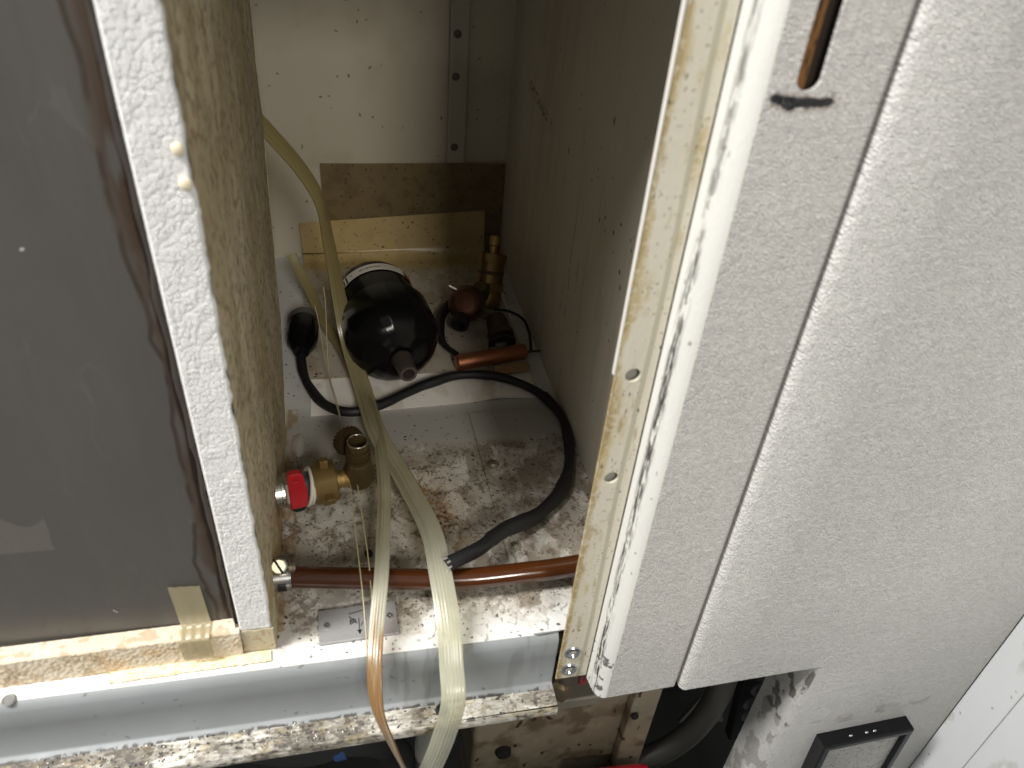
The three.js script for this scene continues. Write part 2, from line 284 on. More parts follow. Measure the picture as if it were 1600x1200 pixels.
const wallMapB = tex(1024, 1024, (u, v) => {                              // u: x, v: y
  const x = mix(-0.62, 0.135, u), y = mix(0, 0.46, v);
  let c = over([192, 184, 166], [178, 169, 149], fbm(x * 12, y * 10, 70));
  c = over(c, [166, 156, 132], 0.35 * ss(0.5, 0.75, fbm(x * 40, y * 30, 71, 5)));
  if (speck(x * 110, y * 110, 72, 0.1, 0.08)) c = over(c, [90, 84, 66], 0.8);
  return c;
});
{
  const rw = mesh('compartment_wall', planar(box(0.001, 0.46, 0.478, 0.1345, 0.23, BACK + 0.239), (x, y, z) => (z - BACK) / 0.48, (x, y) => y / 0.46), std({ map: wallMapR, roughness: 0.5, ...paintBump }));
  struct(rw);
  const bw = mesh('back_wall', planar(box(0.755, 0.46, 0.001, -0.2425, 0.23, BACK - 0.0005), (x) => (x + 0.62) / 0.755, (x, y) => y / 0.46), std({ map: wallMapB, roughness: 0.45, ...paintBump }));
  struct(bw);
  const rail = mesh('rail', box(0.017, 0.36, 0.008, 0.0835, 0.2805, BACK + 0.004, 0.0012), std({ color: lin(0.44, 0.41, 0.34), roughness: 0.5, ...paintBump }), bw);
  const boltG = lathe([[0, 0.0016], [0.0016, 0.0016], [0.0030, 0.0008], [0.0036, 0]], 18).rotateX(Math.PI / 2), boltM = std({ color: lin(0.12, 0.11, 0.085), roughness: 0.5, metalness: 0.4 });
  for (const [x, y] of [[0.0816, 0.1164], [0.0807, 0.1812], [0.0812, 0.2175]]) mesh('bolt', boltG, boltM, rail).position.set(x, y, BACK + 0.008);
  struct(mesh('compartment_ceiling', box(0.755, 0.002, 0.46, -0.2425, 0.461, BACK + 0.23), std({ color: lin(0.4, 0.38, 0.32), roughness: 0.6 })));
  struct(mesh('side_wall', box(0.002, 0.46, 0.3, -0.5, 0.23, BACK + 0.15), std({ color: lin(0.4, 0.38, 0.33), roughness: 0.6 })));
}
// brown see-through film on the back wall
{
  const filmMap = tex(512, 256, (u, v) => { let c = over([176, 156, 114], [150, 130, 90], fbm(u * 9, v * 5, 75)); if (speck(u * 44, v * 22, 76, 0.16, 0.14)) c = over(c, [30, 22, 14], 0.9); c = over(c, [130, 106, 66], 0.4 * ss(0.5, 0.7, fbm(u * 22, v * 12, 77, 4))); return c; });
  tag(mesh('stained_film', grid(20, 10, (u, v) => [mix(-0.0446, 0.1335, u), mix(0.002, 0.0995, v), BACK + 0.0052 + 0.0004 * Math.sin(u * 9)]), phys({ map: filmMap, transmission: 0.6, thickness: 0, roughness: 0.5 })), 'brown stained see-through film stuck low on the back wall', 'plastic film');
}
// ---------------------------------------------------------------- papers on the floor
{
  const paperMap = tex(512, 512, (u, v) => { let c = over([246, 241, 236], [236, 229, 222], fbm(u * 5, v * 5, 80)); c = over(c, [206, 194, 172], 0.4 * ss(0.55, 0.7, fbm(u * 14, v * 14, 81, 4))); if (speck(u * 40, v * 40, 82, 0.1, 0.05)) c = over(c, [70, 60, 50], 0.8); return c; });
  const h = (u, v) => 0.0007 + 0.0009 * fbm(u * 5, v * 4, 83, 2) + 0.0022 * Math.exp(-((u - 0.82) ** 2) / 0.01) * ss(0.8, 1, v);
  const q = (u, v) => { const z = mix(-0.452, -0.2085 - 0.007 * u, v), x = mix(-0.0605 + 0.002 * v, 0.119 + 0.004 * (1 - v), u); return [x, h(u, v), z]; };
  const top = grid(40, 40, q), bot = grid(40, 40, (u, v) => { const a = q(u, v); a[1] -= 0.0003; return a; });
  tag(mesh('paper_sheet', [top, bot], std({ map: paperMap, roughness: 0.85 })), 'white paper sheet lying flat on the floor, under the black cable', 'paper');
  const bMap = tex(512, 700, (u, v) => {
    let c = over([196, 188, 174], [180, 170, 154], fbm(u * 6, v * 7, 85)); c = over(c, [150, 134, 104], 0.45 * ss(0.5, 0.66, fbm(u * 11, v * 14, 86, 4)));
    c = over(c, [176, 148, 86], 0.7 * ss(0.70, 0.78, v + 0.04 * (fbm(u * 18, v * 18, 90) - 0.5)));
    if (speck(u * 36, v * 50, 87, 0.2, 0.1)) c = over(c, [38, 30, 24], 0.85); if (speck(u * 90, v * 120, 88, 0.25, 0.06)) c = over(c, [60, 50, 40], 0.8); return c;
  });
  // a stiff sheet: flat in front, bent up against the back wall
  const path = [[-0.2535, 0.0032], [-0.3, 0.003], [-0.36, 0.0031], [-0.42, 0.003], ...arcPts(-0.447, 0.017, 0.014, -Math.PI / 2, -Math.PI + 0.25, 8).map(([a, b]) => [a, b]), [-0.462, 0.03], [-0.4635, 0.047]];
  const arc = [0]; for (let i = 1; i < path.length; i++) arc.push(arc[i - 1] + Math.hypot(path[i][0] - path[i - 1][0], path[i][1] - path[i - 1][1]));
  const L = arc[arc.length - 1], f = (dz) => grid(30, path.length - 1, (u, v) => { const k = Math.round(v * (path.length - 1)), up = k > 10 ? (k - 10) / (path.length - 11) : 0; const lift = up > 0 ? (0.011 * (u - 0.65)) : 0; const z = path[k][0] + (1 - u) * -0.004 * (k < 4 ? 0 : 0) + dz * 0.3; return [mix(-0.0625 - 0.006 * arc[k] / L, 0.121 - 0.006 * arc[k] / L, u), path[k][1] + lift + dz, z, u, arc[k] / L]; });
  tag(mesh('cardboard_sheet', [f(0), f(-0.0006)], phys({ map: bMap, roughness: 0.42, clearcoat: 0.25, clearcoatRoughness: 0.25 })), 'grey flecked sheet under the black canister, its rear edge bent up the wall', 'sheet');
  const card = new THREE.Shape([[0, 0], [0.03, 0.001], [0.031, 0.0135], [0.001, 0.012]].map((p) => new THREE.Vector2(...p)));
  const cg = new THREE.ExtrudeGeometry(card, { depth: 0.0012, bevelEnabled: false }).rotateX(-Math.PI / 2);
  const ct = tag(mesh('cardboard_scrap', cg, std({ color: lin(0.36, 0.22, 0.11), roughness: 0.85 })), 'small brown cardboard scrap lying under the copper tube', 'cardboard');
  ct.position.set(0.089, 0.0042, -0.2435); ct.rotation.y = 0.08;
  const blob = new THREE.SphereGeometry(1, 30, 20); { const p = blob.attributes.position; for (let i = 0; i < p.count; i++) { const x = p.getX(i), y = p.getY(i), z = p.getZ(i), k = 0.8 + 0.5 * fbm(x * 2 + 4, z * 2 + y, 91, 3); p.setXYZ(i, x * k * 0.0045, Math.max(0, y) * k * 0.0022, z * k * 0.012); } blob.computeVertexNormals(); }
  tag(mesh('sealant_lump', blob, std({ color: lin(0.4, 0.38, 0.34), roughness: 0.55 })), 'whitish sealant lump on the floor behind the red valve lever', 'sealant').position.set(-0.0665, 0, -0.178);
}
// ---------------------------------------------------------------- foam block, its bottom strip, grey panel
const FX = -0.0755, FL = -0.0938, FZ = -0.0095;
const bead = (a, b) => { const [d1, d2] = worley(a * 360 + 0.5 * vn(a * 400, b * 400, 6), b * 360 + 0.5 * vn(a * 400 + 9, b * 400, 11), 100); return { edge: d2 - d1, dome: d1 }; };
const epsSide = tex(700, 1100, (u, v) => {                                // u: depth from the front, v: height
  const d = u * 0.29, y = v * 0.46;
  let c = over([208, 193, 164], [186, 170, 136], fbm(d * 40, y * 18, 101));
  c = over(c, [190, 180, 156], 0.6 * ss(0.5, 0.66, fbm(d * 420, y * 300, 102, 3)));
  c = over(c, [120, 106, 78], 0.6 * ss(0.53, 0.68, fbm(d * 400 + 7, y * 280, 103, 3)));
  if (speck(d * 520, y * 420, 104, 0.3, 0.08)) c = over(c, [216, 208, 190], 0.7);
  if (speck(d * 380, y * 300, 105, 0.18, 0.06)) c = over(c, [78, 66, 48], 0.7);
  { const w = worley(d * 520, y * 330, 118); c = over(c, [214, 202, 172], 0.45 * ss(0.32, 0.1, w[0]) * ss(0.4, 0.6, fbm(d * 60, y * 24, 119, 3))); }
  c = over(c, [150, 128, 86], 0.28 * ss(0.45, 0.7, fbm(d * 30, y * 16, 106, 4)));
  if (y < 0.035) { c = over(c, [176, 152, 104], 0.6 * ss(0.4, 0.6, fbm(d * 40, y * 20, 107))); c = over(c, [112, 62, 24], clamp(1.4 * Math.exp(-((d - 0.095) ** 2) / 0.0002) * ss(0.4, 0.55, fbm(d * 200, y * 90, 108)))); }
  return c;
});
{
  const t = thing('foam_block', 'white foam insulation block standing left of the open compartment', 'foam block');
  const face = grid(60, 1150, (u, v) => {                                  // bead-textured cut face: every bead a dent or a dome of its own
    const y = mix(0.0195, 0.46, v), x0 = mix(-0.0915, FL - 0.0007, clamp(y / 0.3)), chew = u > 0.86 ? 0.0022 * (fbm(y * 120, u * 3, 110, 3) - 0.5) * (u - 0.86) / 0.14 : 0, x = mix(x0, FX, u) + chew;
    const b = bead(x, y), ed = Math.min(u, 1 - u) * 40, round = ed < 2 ? (2 - ed) * 0.0004 : 0;
    const sx = (hash(Math.floor(x * 220), Math.floor(y * 220), 7) - 0.5);
    return [x, y, FZ + (u > 0 && u < 1 ? 0.00022 * ss(0, 0.16, b.edge) * (0.5 + 0.8 * fbm(x * 120, y * 120, 98, 2)) - 0.0002 + 0.00022 * (fbm(x * 160, y * 160, 109, 3) - 0.5) : 0) - round + 0.00016 * sx, x * 20, y * 20];
  });
  const eps = std({ color: lin(0.9, 0.895, 0.88), roughness: 0.75, bumpMap: grainAt(0.05), bumpScale: 0.0002 });
  mesh('cut_face', face, eps, t);
  const rear = (y) => mix(mix(-0.19, -0.245, clamp(y / 0.065)), -0.284, ss(0.08, 0.2, y)) + 0.004 * (fbm(y * 30, 1, 111) - 0.5);
  const side = grid(90, 160, (u, v) => { const y = mix(0, 0.46, v), z = mix(FZ - 0.0006, rear(y), u); return [FX + 0.0016 * (fbm(z * 90, y * 30, 112, 3) - 0.5) * Math.min(1, u * 30) + 0.002 * Math.sin(u * 3.1) * ss(0.1, 0.25, y), y, z, (FZ - z) / 0.29, y / 0.46]; });
  const backF = grid(4, 60, (u, v) => { const y = mix(0, 0.46, v); return [mix(FX, FL, u), y, rear(y), 0.95, y / 0.46]; });
  const inner = grid(2, 60, (u, v) => { const y = mix(0, 0.46, v); return [FL, y, mix(rear(y), FZ - 0.001, u), 0.5, y / 0.46]; });
  mesh('stained_side', [side, backF, inner], std({ map: epsSide, roughness: 0.9, bumpMap: tex(512, 512, (u, v) => 255 * (0.6 * fbm(u * 110, v * 90, 113, 3) + 0.4 * vn(u * 220, v * 190, 114)), { srgb: false }), bumpScale: 0.0005 }), t);
  const pip = new THREE.SphereGeometry(0.0021, 12, 8), pipM = std({ color: lin(0.7, 0.62, 0.46), roughness: 0.6 });
  for (const [x, y, s] of [[-0.0785, 0.2775, 1], [-0.0779, 0.2655, 1.1]]) { const o = mesh('bead', pip, pipM, t); o.position.set(x, y, FZ + 0.0006); o.scale.set(s, s * 1.1, 0.45 * s); }
  // stained lower corner, broken off along a crack
  const cMap = tex(256, 256, (u, v) => { let c = over([234, 222, 194], [222, 202, 160], fbm(u * 6, v * 6, 115)); c = over(c, [196, 160, 108], 0.6 * ss(0.55, 0.7, fbm(u * 12, v * 12, 116, 4))); return over(c, [226, 216, 190], ss(0.6, 0.7, fbm(u * 40, v * 40, 117, 2))); });
  const corner = new THREE.Shape([[-0.0925, 0.0004], [-0.0765, 0.0], [FX + 0.0002, 0.0008], [FX + 0.0002, 0.0182], [-0.08, 0.0188], [-0.084, 0.0176], [-0.088, 0.0189], [-0.0918, 0.0178], [-0.091, 0.011], [-0.0908, 0.005]].map((p) => new THREE.Vector2(...p)));
  const cg = new THREE.ExtrudeGeometry(corner, { depth: 0.02, bevelEnabled: true, bevelSize: 0.0004, bevelThickness: 0.0006, bevelSegments: 2 }).translate(0, 0, FZ - 0.0203);
  const foamBump = { bumpMap: grainAt(0.06), bumpScale: 0.0004 };
  mesh('stained_corner', planar(cg, (x) => (x + 0.095) / 0.022, (x, y, z) => (y - z) / 0.04), std({ map: cMap, roughness: 0.8, ...foamBump }), t);

  const sMap = tex(1024, 128, (u, v) => { const x = u * 0.2, y = v * 0.03; let c = over([236, 224, 204], [226, 208, 180], fbm(x * 40, y * 40, 120)); c = over(c, [212, 172, 118], ss(0.45, 0.75, fbm(x * 80, y * 80, 121, 4)) * ss(0.05, 0.16, x) * 0.6); const b = worley(x * 420, y * 420, 122); c = over(c, [240, 232, 214], 0.8 * ss(0.35, 0.1, b[0])); return over(c, [168, 140, 104], 0.4 * ss(0.56, 0.66, fbm(x * 220, y * 220, 123, 3))); });
  const strip = grid(420, 44, (u, v) => {
    const x = mix(-0.3, -0.0918, u); let y, z, d;
    if (v < 0.62) { y = v / 0.62 * 0.0195; z = 0; } else { const q = (v - 0.62) / 0.38; y = 0.0195 + 0.0012 * Math.sin(Math.min(1, q * 2) * 1.57); z = -q * 0.009; }
    const b = worley(x * 380, (y - z) * 380, 124)[0]; d = 0.00028 * ss(0.55, 0.15, b) + 0.0003 * (fbm(x * 120, (y - z) * 120, 125, 2) - 0.5);
    const zf = FZ + 0.0015 + clamp(-0.092 - x, 0, 0.2) * 0.017 + (v < 0.62 ? d : 0);
    return [x, (v === 0 ? -0.0002 + 0.0006 * fbm(x * 90, 2, 126) : y) + (v >= 0.62 ? d * 0.4 : 0), zf + z, (x + 0.3) / 0.2082, v];
  });
  tag(mesh('foam_strip', [strip, planar(box(0.32, 0.018, 0.008, -0.452, 0.009, -0.011), () => 0.1, () => 0.3), planar(box(0.208, 0.017, 0.006, -0.196, 0.009, -0.0135), () => 0.1, () => 0.3)], std({ map: sMap, roughness: 0.8, bumpMap: grainAt(0.05), bumpScale: 0.0002 })), 'beige stained foam strip lying along the foot of the grey panel', 'foam strip');

  const gMap = tex(900, 1400, (u, v) => {                                 // grey metal with glue stains along its right edge
    const x = mix(-0.3, -0.0935, u), y = v * 0.46, e = -0.0945 - x, w = fbm(y * 16, 3, 130, 4), w2 = fbm(y * 60, 5, 131, 3);
    let c = over([95, 92, 88], [86, 83, 80], fbm(x * 14, y * 7, 132));
    const st = 0.004 + 0.015 * w;
    c = over(c, [72, 55, 42], 0.95 * ss(st, st * 0.2, e + 0.003 * (w2 - 0.5)) * ss(0.25, 0.5, fbm(x * 160, y * 40, 133)));
    c = over(c, [40, 28, 22], ss(0.0052, 0.0036, e + 0.002 * (w2 - 0.5)));
    const peelA = (x < -0.165 && y > 0.085 && y < 0.17) ? fbm(x * 34, y * 22, 134, 4) + 0.25 * ss(-0.17, -0.2, x) : 0;
    { const q = Math.abs(e - st * 0.75 - 0.004 * (w2 - 0.5)); c = over(c, [52, 38, 30], 0.55 * ss(0.0016, 0.0003, q) * ss(0.3, 0.5, w2)); }
    c = over(c, [122, 116, 109], 0.5 * ss(0.56, 0.58, peelA));
    c = over(c, [96, 84, 72], 0.35 * ss(0.02, 0.008, y));
    if (speck(x * 90, y * 90, 135, 0.04, 0.012)) c = over(c, [210, 208, 200], 0.9);
    return c;
  });
  const gRough = tex(512, 512, (u, v) => 255 * clamp(0.44 + 0.2 * (fbm(u * 12, v * 12, 136, 4) - 0.5) + (Math.abs(fbm(u * 14 + v * 3, v * 6, 137, 3) - 0.5) < 0.006 ? 0.14 : 0) + 0.1 * (fbm(u * 160, v * 10, 129, 2) - 0.5)), { srgb: false });
  const pnl = mesh('metal_sheet', planar(new RoundedBoxGeometry(0.52, 0.46, 0.003, 2, 0.001).translate(-0.3545, 0.231, -0.0185), (x) => (x + 0.3) / 0.2065, (x, y) => y / 0.46), std({ map: gMap, roughnessMap: gRough, roughness: 1, metalness: 0.35 }));
  tag(pnl, 'dark grey metal panel framed by foam at the left', 'panel');
  const sb = []; for (let i = 0; i <= 46; i++) { const y = 0.021 + i * 0.0096; sb.push([mix(-0.0932, FL - 0.0022, clamp(y / 0.3)) + 0.0012 * (fbm(y * 60, 2, 138, 3) - 0.5) * 2, y, -0.0148]); }
  tag(mesh('sealant_bead', tube(sb, (v) => 0.0016 + 0.0012 * fbm(v * 30, 1, 139, 3), 240, 10), std({ color: lin(0.03, 0.024, 0.02), roughness: 0.6 })), 'dark brown glue bead between the grey panel and the white foam', 'sealant');
  // tapes
  const tapeMap = tex(256, 256, (u, v) => over([206, 196, 164], [184, 172, 138], 0.7 * fbm(u * 60, v * 60, 140, 3) + 0.3 * fbm(u * 4, v * 5, 141)));
  const tapeM = phys({ map: tapeMap, roughness: 0.35, transmission: 0.55, thickness: 0 });
  const tl = [[0.0515, -0.0164], [0.04, -0.0163], [0.03, -0.0163], [0.0222, -0.0162], [0.0222, -0.0120], [0.0215, -0.0070], [0.0195, -0.0056], [0.01, -0.0054], [0.006, -0.0054]];
  const tearG = grid(24, 8, (u, v) => { const [y, z] = tl[Math.round(v * 8)], x = mix(-0.1225, -0.1075, u) + (0.05 - y) * 0.04; return [x, y + (v === 0 ? (Math.round(u * 24) % 2 ? 0.0006 : 0) + u * -0.0012 : 0) + 0.0002 * Math.sin(u * 20), z + 0.0003 + 0.0002 * fbm(u * 4, v * 6, 142)]; });
  tag(mesh('adhesive_tape', tearG, tapeM), 'translucent beige tape strip running from the grey panel down over the foam strip', 'tape');
  const t2 = phys({ map: tex(512, 64, (u, v) => { let c = over([226, 216, 190], [212, 198, 164], fbm(u * 30, v * 4, 143)); if (speck(u * 60, v * 6, 144, 0.08, 0.1)) c = over(c, [120, 90, 50], 0.8); return over(c, [176, 142, 88], 0.5 * ss(0.6, 0.72, fbm(u * 60, v * 8, 145, 3))); }), roughness: 0.55 });
  const lowG = (dy) => grid(90, 4, (u, v) => { const x = mix(-0.158, -0.0775, u); return [x + 0.0006 * (v - 0.5), 0.0009 + dy + 0.0003 * fbm(u * 20, v * 2, 146), mix(-0.0085, -0.0016 + 0.0012 * (fbm(u * 26, 3, 147, 3) - 0.5) + 0.0015 * (1 - u), v)]; });
  tag(mesh('adhesive_tape', [lowG(0), lowG(-0.0003)], t2), 'cream tape stuck along the tray under the foam strip', 'tape');
}
// ---------------------------------------------------------------- right: flange, narrow cover, wide door
const doorBottom = (x) => -0.0372 + 0.042 * (x - 0.107);
const TOP = 0.47;
const coverBump = { bumpMap: peelQ(0.06), bumpScale: 0.0006 };
{
  const t = thing('door_post', 'beige stained narrow flange with two plugged holes at the compartment opening', 'door post');
  const fMap = tex(200, 2048, (u, v) => {
    const x = u * 0.02, y = v * 0.51; let c = over([208, 203, 190], [198, 191, 172], fbm(x * 60, y * 12, 150));
    const wy = y + 0.01 * fbm(x * 120, y * 60, 155, 3);
    c = over(c, [172, 152, 106], 0.7 * ss(0.5, 0.78, fbm(x * 130, wy * 34, 151, 5) + 0.42 * ss(0.0065, 0.0, x) - 0.08));
    c = over(c, [140, 116, 72], 0.5 * ss(0.6, 0.85, fbm(x * 260, wy * 70, 152, 5) + 0.34 * ss(0.005, 0, x)));
    c = over(c, [206, 200, 184], 0.5 * ss(0.55, 0.7, fbm(x * 600, y * 600, 156, 2)));
    if (Math.abs(x - 0.0135 - 0.0006 * Math.sin(y * 30)) < 0.0012) c = over(c, [150, 146, 124], 0.5);
    if (speck(x * 620, y * 420, 153, 0.26, 0.16)) c = over(c, [138, 130, 108], 0.6); if (speck(x * 300, y * 120, 154, 0.12, 0.05)) c = over(c, [70, 64, 50], 0.8);
    return c;
  });
  const sh = new THREE.Shape(); sh.moveTo(0.0822, -0.0355); sh.lineTo(0.1005, -0.0350); sh.lineTo(0.1005, TOP); sh.lineTo(0.0838, TOP); sh.closePath();
  for (const [x, y] of [[0.0906, 0.1873], [0.0905, 0.1276]]) sh.holes.push(new THREE.Path().absellipse(x, y, 0.0036, 0.0036, 0, 6.2832, true));
  const g = new THREE.ExtrudeGeometry(sh, { depth: 0.0011, bevelEnabled: true, bevelThickness: 0.0002, bevelSize: 0.0002, bevelSegments: 2, curveSegments: 20 }).translate(0, 0, 0.0085);
  mesh('flange', planar(g, (x) => (x - 0.0822) / 0.02, (x, y) => (y + 0.036) / 0.51), std({ map: fMap, roughness: 0.55, bumpMap: (() => { const q = peel.clone(); q.repeat.set(0.4, 10); q.needsUpdate = true; return q; })(), bumpScale: 0.00012 }), t);
  mesh('inner_plate', box(0.0185, 0.49, 0.0012, 0.0932, 0.212, 0.0062), std({ color: lin(0.3, 0.29, 0.26), roughness: 0.5 }), t);
  mesh('edge_strip', box(0.0007, 0.285, 0.0018, 0.0821, 0.3305, 0.0088), std({ color: lin(0.78, 0.76, 0.7), roughness: 0.45 }), t);
  mesh('post_return', box(0.034, 0.49, 0.0012, 0.1185, 0.212, 0.0012), std({ color: lin(0.4, 0.39, 0.35), roughness: 0.5 }), t);
  const rv = lathe([[0, -0.0012], [0.0014, -0.0012], [0.0022, -0.0003], [0.003, 0.0008], [0.0038, 0.0010], [0.0047, 0.0005], [0.0052, -0.0004]], 30).rotateX(Math.PI / 2);
  for (const [x, y] of [[0.0893, -0.0105], [0.0891, -0.0269]]) mesh('rivet', rv, std({ color: lin(0.45, 0.46, 0.48), metalness: 0.95, roughness: 0.22 }), t).position.set(x, y, 0.0102);
}
{
  // narrow cover: its left edge turns back to the flange; the flat front has a long slot
  const t = thing('slotted_cover', 'narrow light grey textured cover with a long slot and a black marker line', 'cover panel');
  const edge = [[0.1012, 0.0102], [0.1016, 0.0135], [0.1019, 0.0165], [0.1024, 0.0190], ...arcPts(0.1088, 0.0190, 0.0060, Math.PI, Math.PI / 2, 8).slice(1)];
  const right = [[0.1496, 0.025], ...arcPts(0.1496, 0.0238, 0.0012, Math.PI / 2, 0, 5).map(([a, b]) => [a + 0.0012, b]), [0.1520, 0.012]];
  const arcs = [0]; for (let i = 1; i < edge.length; i++) arcs.push(arcs[i - 1] + Math.hypot(edge[i][0] - edge[i - 1][0], edge[i][1] - edge[i - 1][1]));
  const eMap = tex(160, 2048, (u, v) => {                                 // black scuffs rubbed into the paint of the turned edge
    const a = u * 0.0205, y = -0.04 + v * 0.51; let c = over([214, 213, 208], [206, 205, 200], fbm(a * 60, y * 14, 160));
    const band = Math.exp(-((a - 0.0078 - 0.0012 * (fbm(y * 14, 1, 161) - 0.5)) ** 2) / 0.0000042), along = ss(0.36, 0.56, fbm(y * 13, 2, 162, 3)) * (1 - ss(0.22, 0.34, y)) + 0.35 * ss(0.5, 0.62, fbm(y * 17, 4, 163, 3));
    const st = fbm(a * 1500, y * 120, 164, 3); c = over(c, [62, 62, 62], clamp(band * along * 1.7 * ss(0.42, 0.6, st)));
    c = over(c, [120, 118, 110], 0.6 * band * ss(0.56, 0.64, fbm(a * 500, y * 300, 165, 3)));
    if (y < 0.0) c = over(c, [70, 70, 68], 0.8 * ss(0.60, 0.64, fbm(a * 300, y * 300, 166, 4)));
    if (speck(a * 300, y * 130, 167, 0.16, 0.06)) c = over(c, [120, 116, 104], 0.7);
    return c;
  });
  const place = ([x, z], y) => [x, y <= -0.03 ? doorBottom(x) : y, z];
  const wrapUV = (g, w) => { const p = g.attributes.uv; for (let i = 0; i < p.count; i++) p.setXY(i, p.getX(i) / w, (p.getY(i) + 0.04) / 0.51); return g; };
  mesh('turned_edge', wrapUV(carry(thick(edge, -0.0011), -0.04, TOP, 60, place, 0.75), 0.0205), std({ map: eMap, roughness: 0.42, bumpMap: (() => { const q = peel.clone(); q.repeat.set(0.0205 / 0.06, 0.51 / 0.06); q.needsUpdate = true; return q; })(), bumpScale: 0.00012 }), t);
  const sh = new THREE.Shape(); sh.moveTo(0.1088, doorBottom(0.1088)); sh.lineTo(0.1496, doorBottom(0.1496)); sh.lineTo(0.1496, TOP); sh.lineTo(0.1088, TOP); sh.closePath();
  const sl = new THREE.Path(); sl.moveTo(0.1184, 0.45); sl.lineTo(0.1184, 0.3145); sl.absarc(0.1229, 0.3145, 0.0045, Math.PI, Math.PI * 2, false); sl.lineTo(0.1274, 0.45); sl.absarc(0.1229, 0.45, 0.0045, 0, Math.PI, false); sh.holes.push(sl);
  const g = new THREE.ExtrudeGeometry(sh, { depth: 0.0014, bevelEnabled: false, curveSegments: 24 }).translate(0, 0, 0.0236);
  const frontMap = tex(360, 2048, (u, v) => {
    const x = mix(0.1085, 0.1525, u), y = mix(-0.04, 0.47, v); let c = over([208, 205, 201], [201, 198, 194], fbm(x * 50, y * 20, 170));
    const k = (x - 0.1225) / 0.0108, yc = 0.3064 + 0.0009 * k * k - 0.0003 * k, hw = 0.00165 + 0.0004 * (fbm(x * 200, 3, 172, 2) - 0.5) + 0.0009 * Math.exp(-((k + 0.4) ** 2) / 0.04);
    const d = Math.hypot(Math.max(0, Math.abs(k) - 0.92) * 0.0108, y - yc + (k < 0 ? 0.0006 * Math.exp(-((k + 0.4) ** 2) / 0.06) : 0));
    c = over(c, [96, 76, 58], 0.6 * ss(hw + 0.0016, hw, d) * ss(0.4, 0.6, fbm(x * 900, y * 900, 174, 3)));
    c = over(c, [17, 17, 19], ss(hw + 0.0001, hw - 0.0004, d + 0.0005 * (fbm(x * 700, y * 700, 173, 2) - 0.5)));
    return c;
  });
  const fm = std({ map: frontMap, roughness: 0.38, bumpMap: (() => { const q = peel.clone(); q.repeat.set(0.044 / 0.06, 0.51 / 0.06); q.needsUpdate = true; return q; })(), bumpScale: 0.0009 });
  mesh('front_plate', planar(g, (x) => (x - 0.1085) / 0.044, (x, y) => (y + 0.04) / 0.51), fm, t);
  mesh('right_edge', planar(carry(thick(right, -0.0011), -0.04, TOP, 40, place, 0.75), () => 0.6, (x, y) => (y + 0.04) / 0.51), fm, t);
  const wood = tex(128, 256, (u, v) => over(over([150, 106, 56], [122, 84, 44], fbm(u * 8, v * 20, 176)), [34, 26, 20], u > 0.6 ? 0.9 : 0.7 * ss(0.6, 0.7, fbm(u * 30, v * 40, 177, 3))));
  mesh('brown_backing', box(0.02, 0.16, 0.002, 0.1225, 0.388, 0.0195), std({ map: wood, roughness: 0.8 }), t);
}
const doorMap = tex(1024, 1400, (u, v) => {
  const x = mix(0.15, 0.41, u), y = mix(-0.26, 0.47, v); let c = over([204, 202, 199], [197, 195, 191], fbm(x * 24, y * 14, 180));
  
  if (x < 0.2455 && x > 0.2 && y < -0.036) c = over(c, [84, 80, 72], 0.75 * ss(0.5, 0.62, fbm(x * 140, y * 90, 184, 4)) * (y > -0.1 ? 1 : 0.4));
  if (Math.abs(y + 0.098 - 0.1 * (x - 0.3)) < 0.006 && x > 0.255 && x < 0.35) c = over(c, [120, 116, 104], 0.3 * ss(0.45, 0.65, fbm(x * 120, y * 180, 182, 5)));
  return c;
});
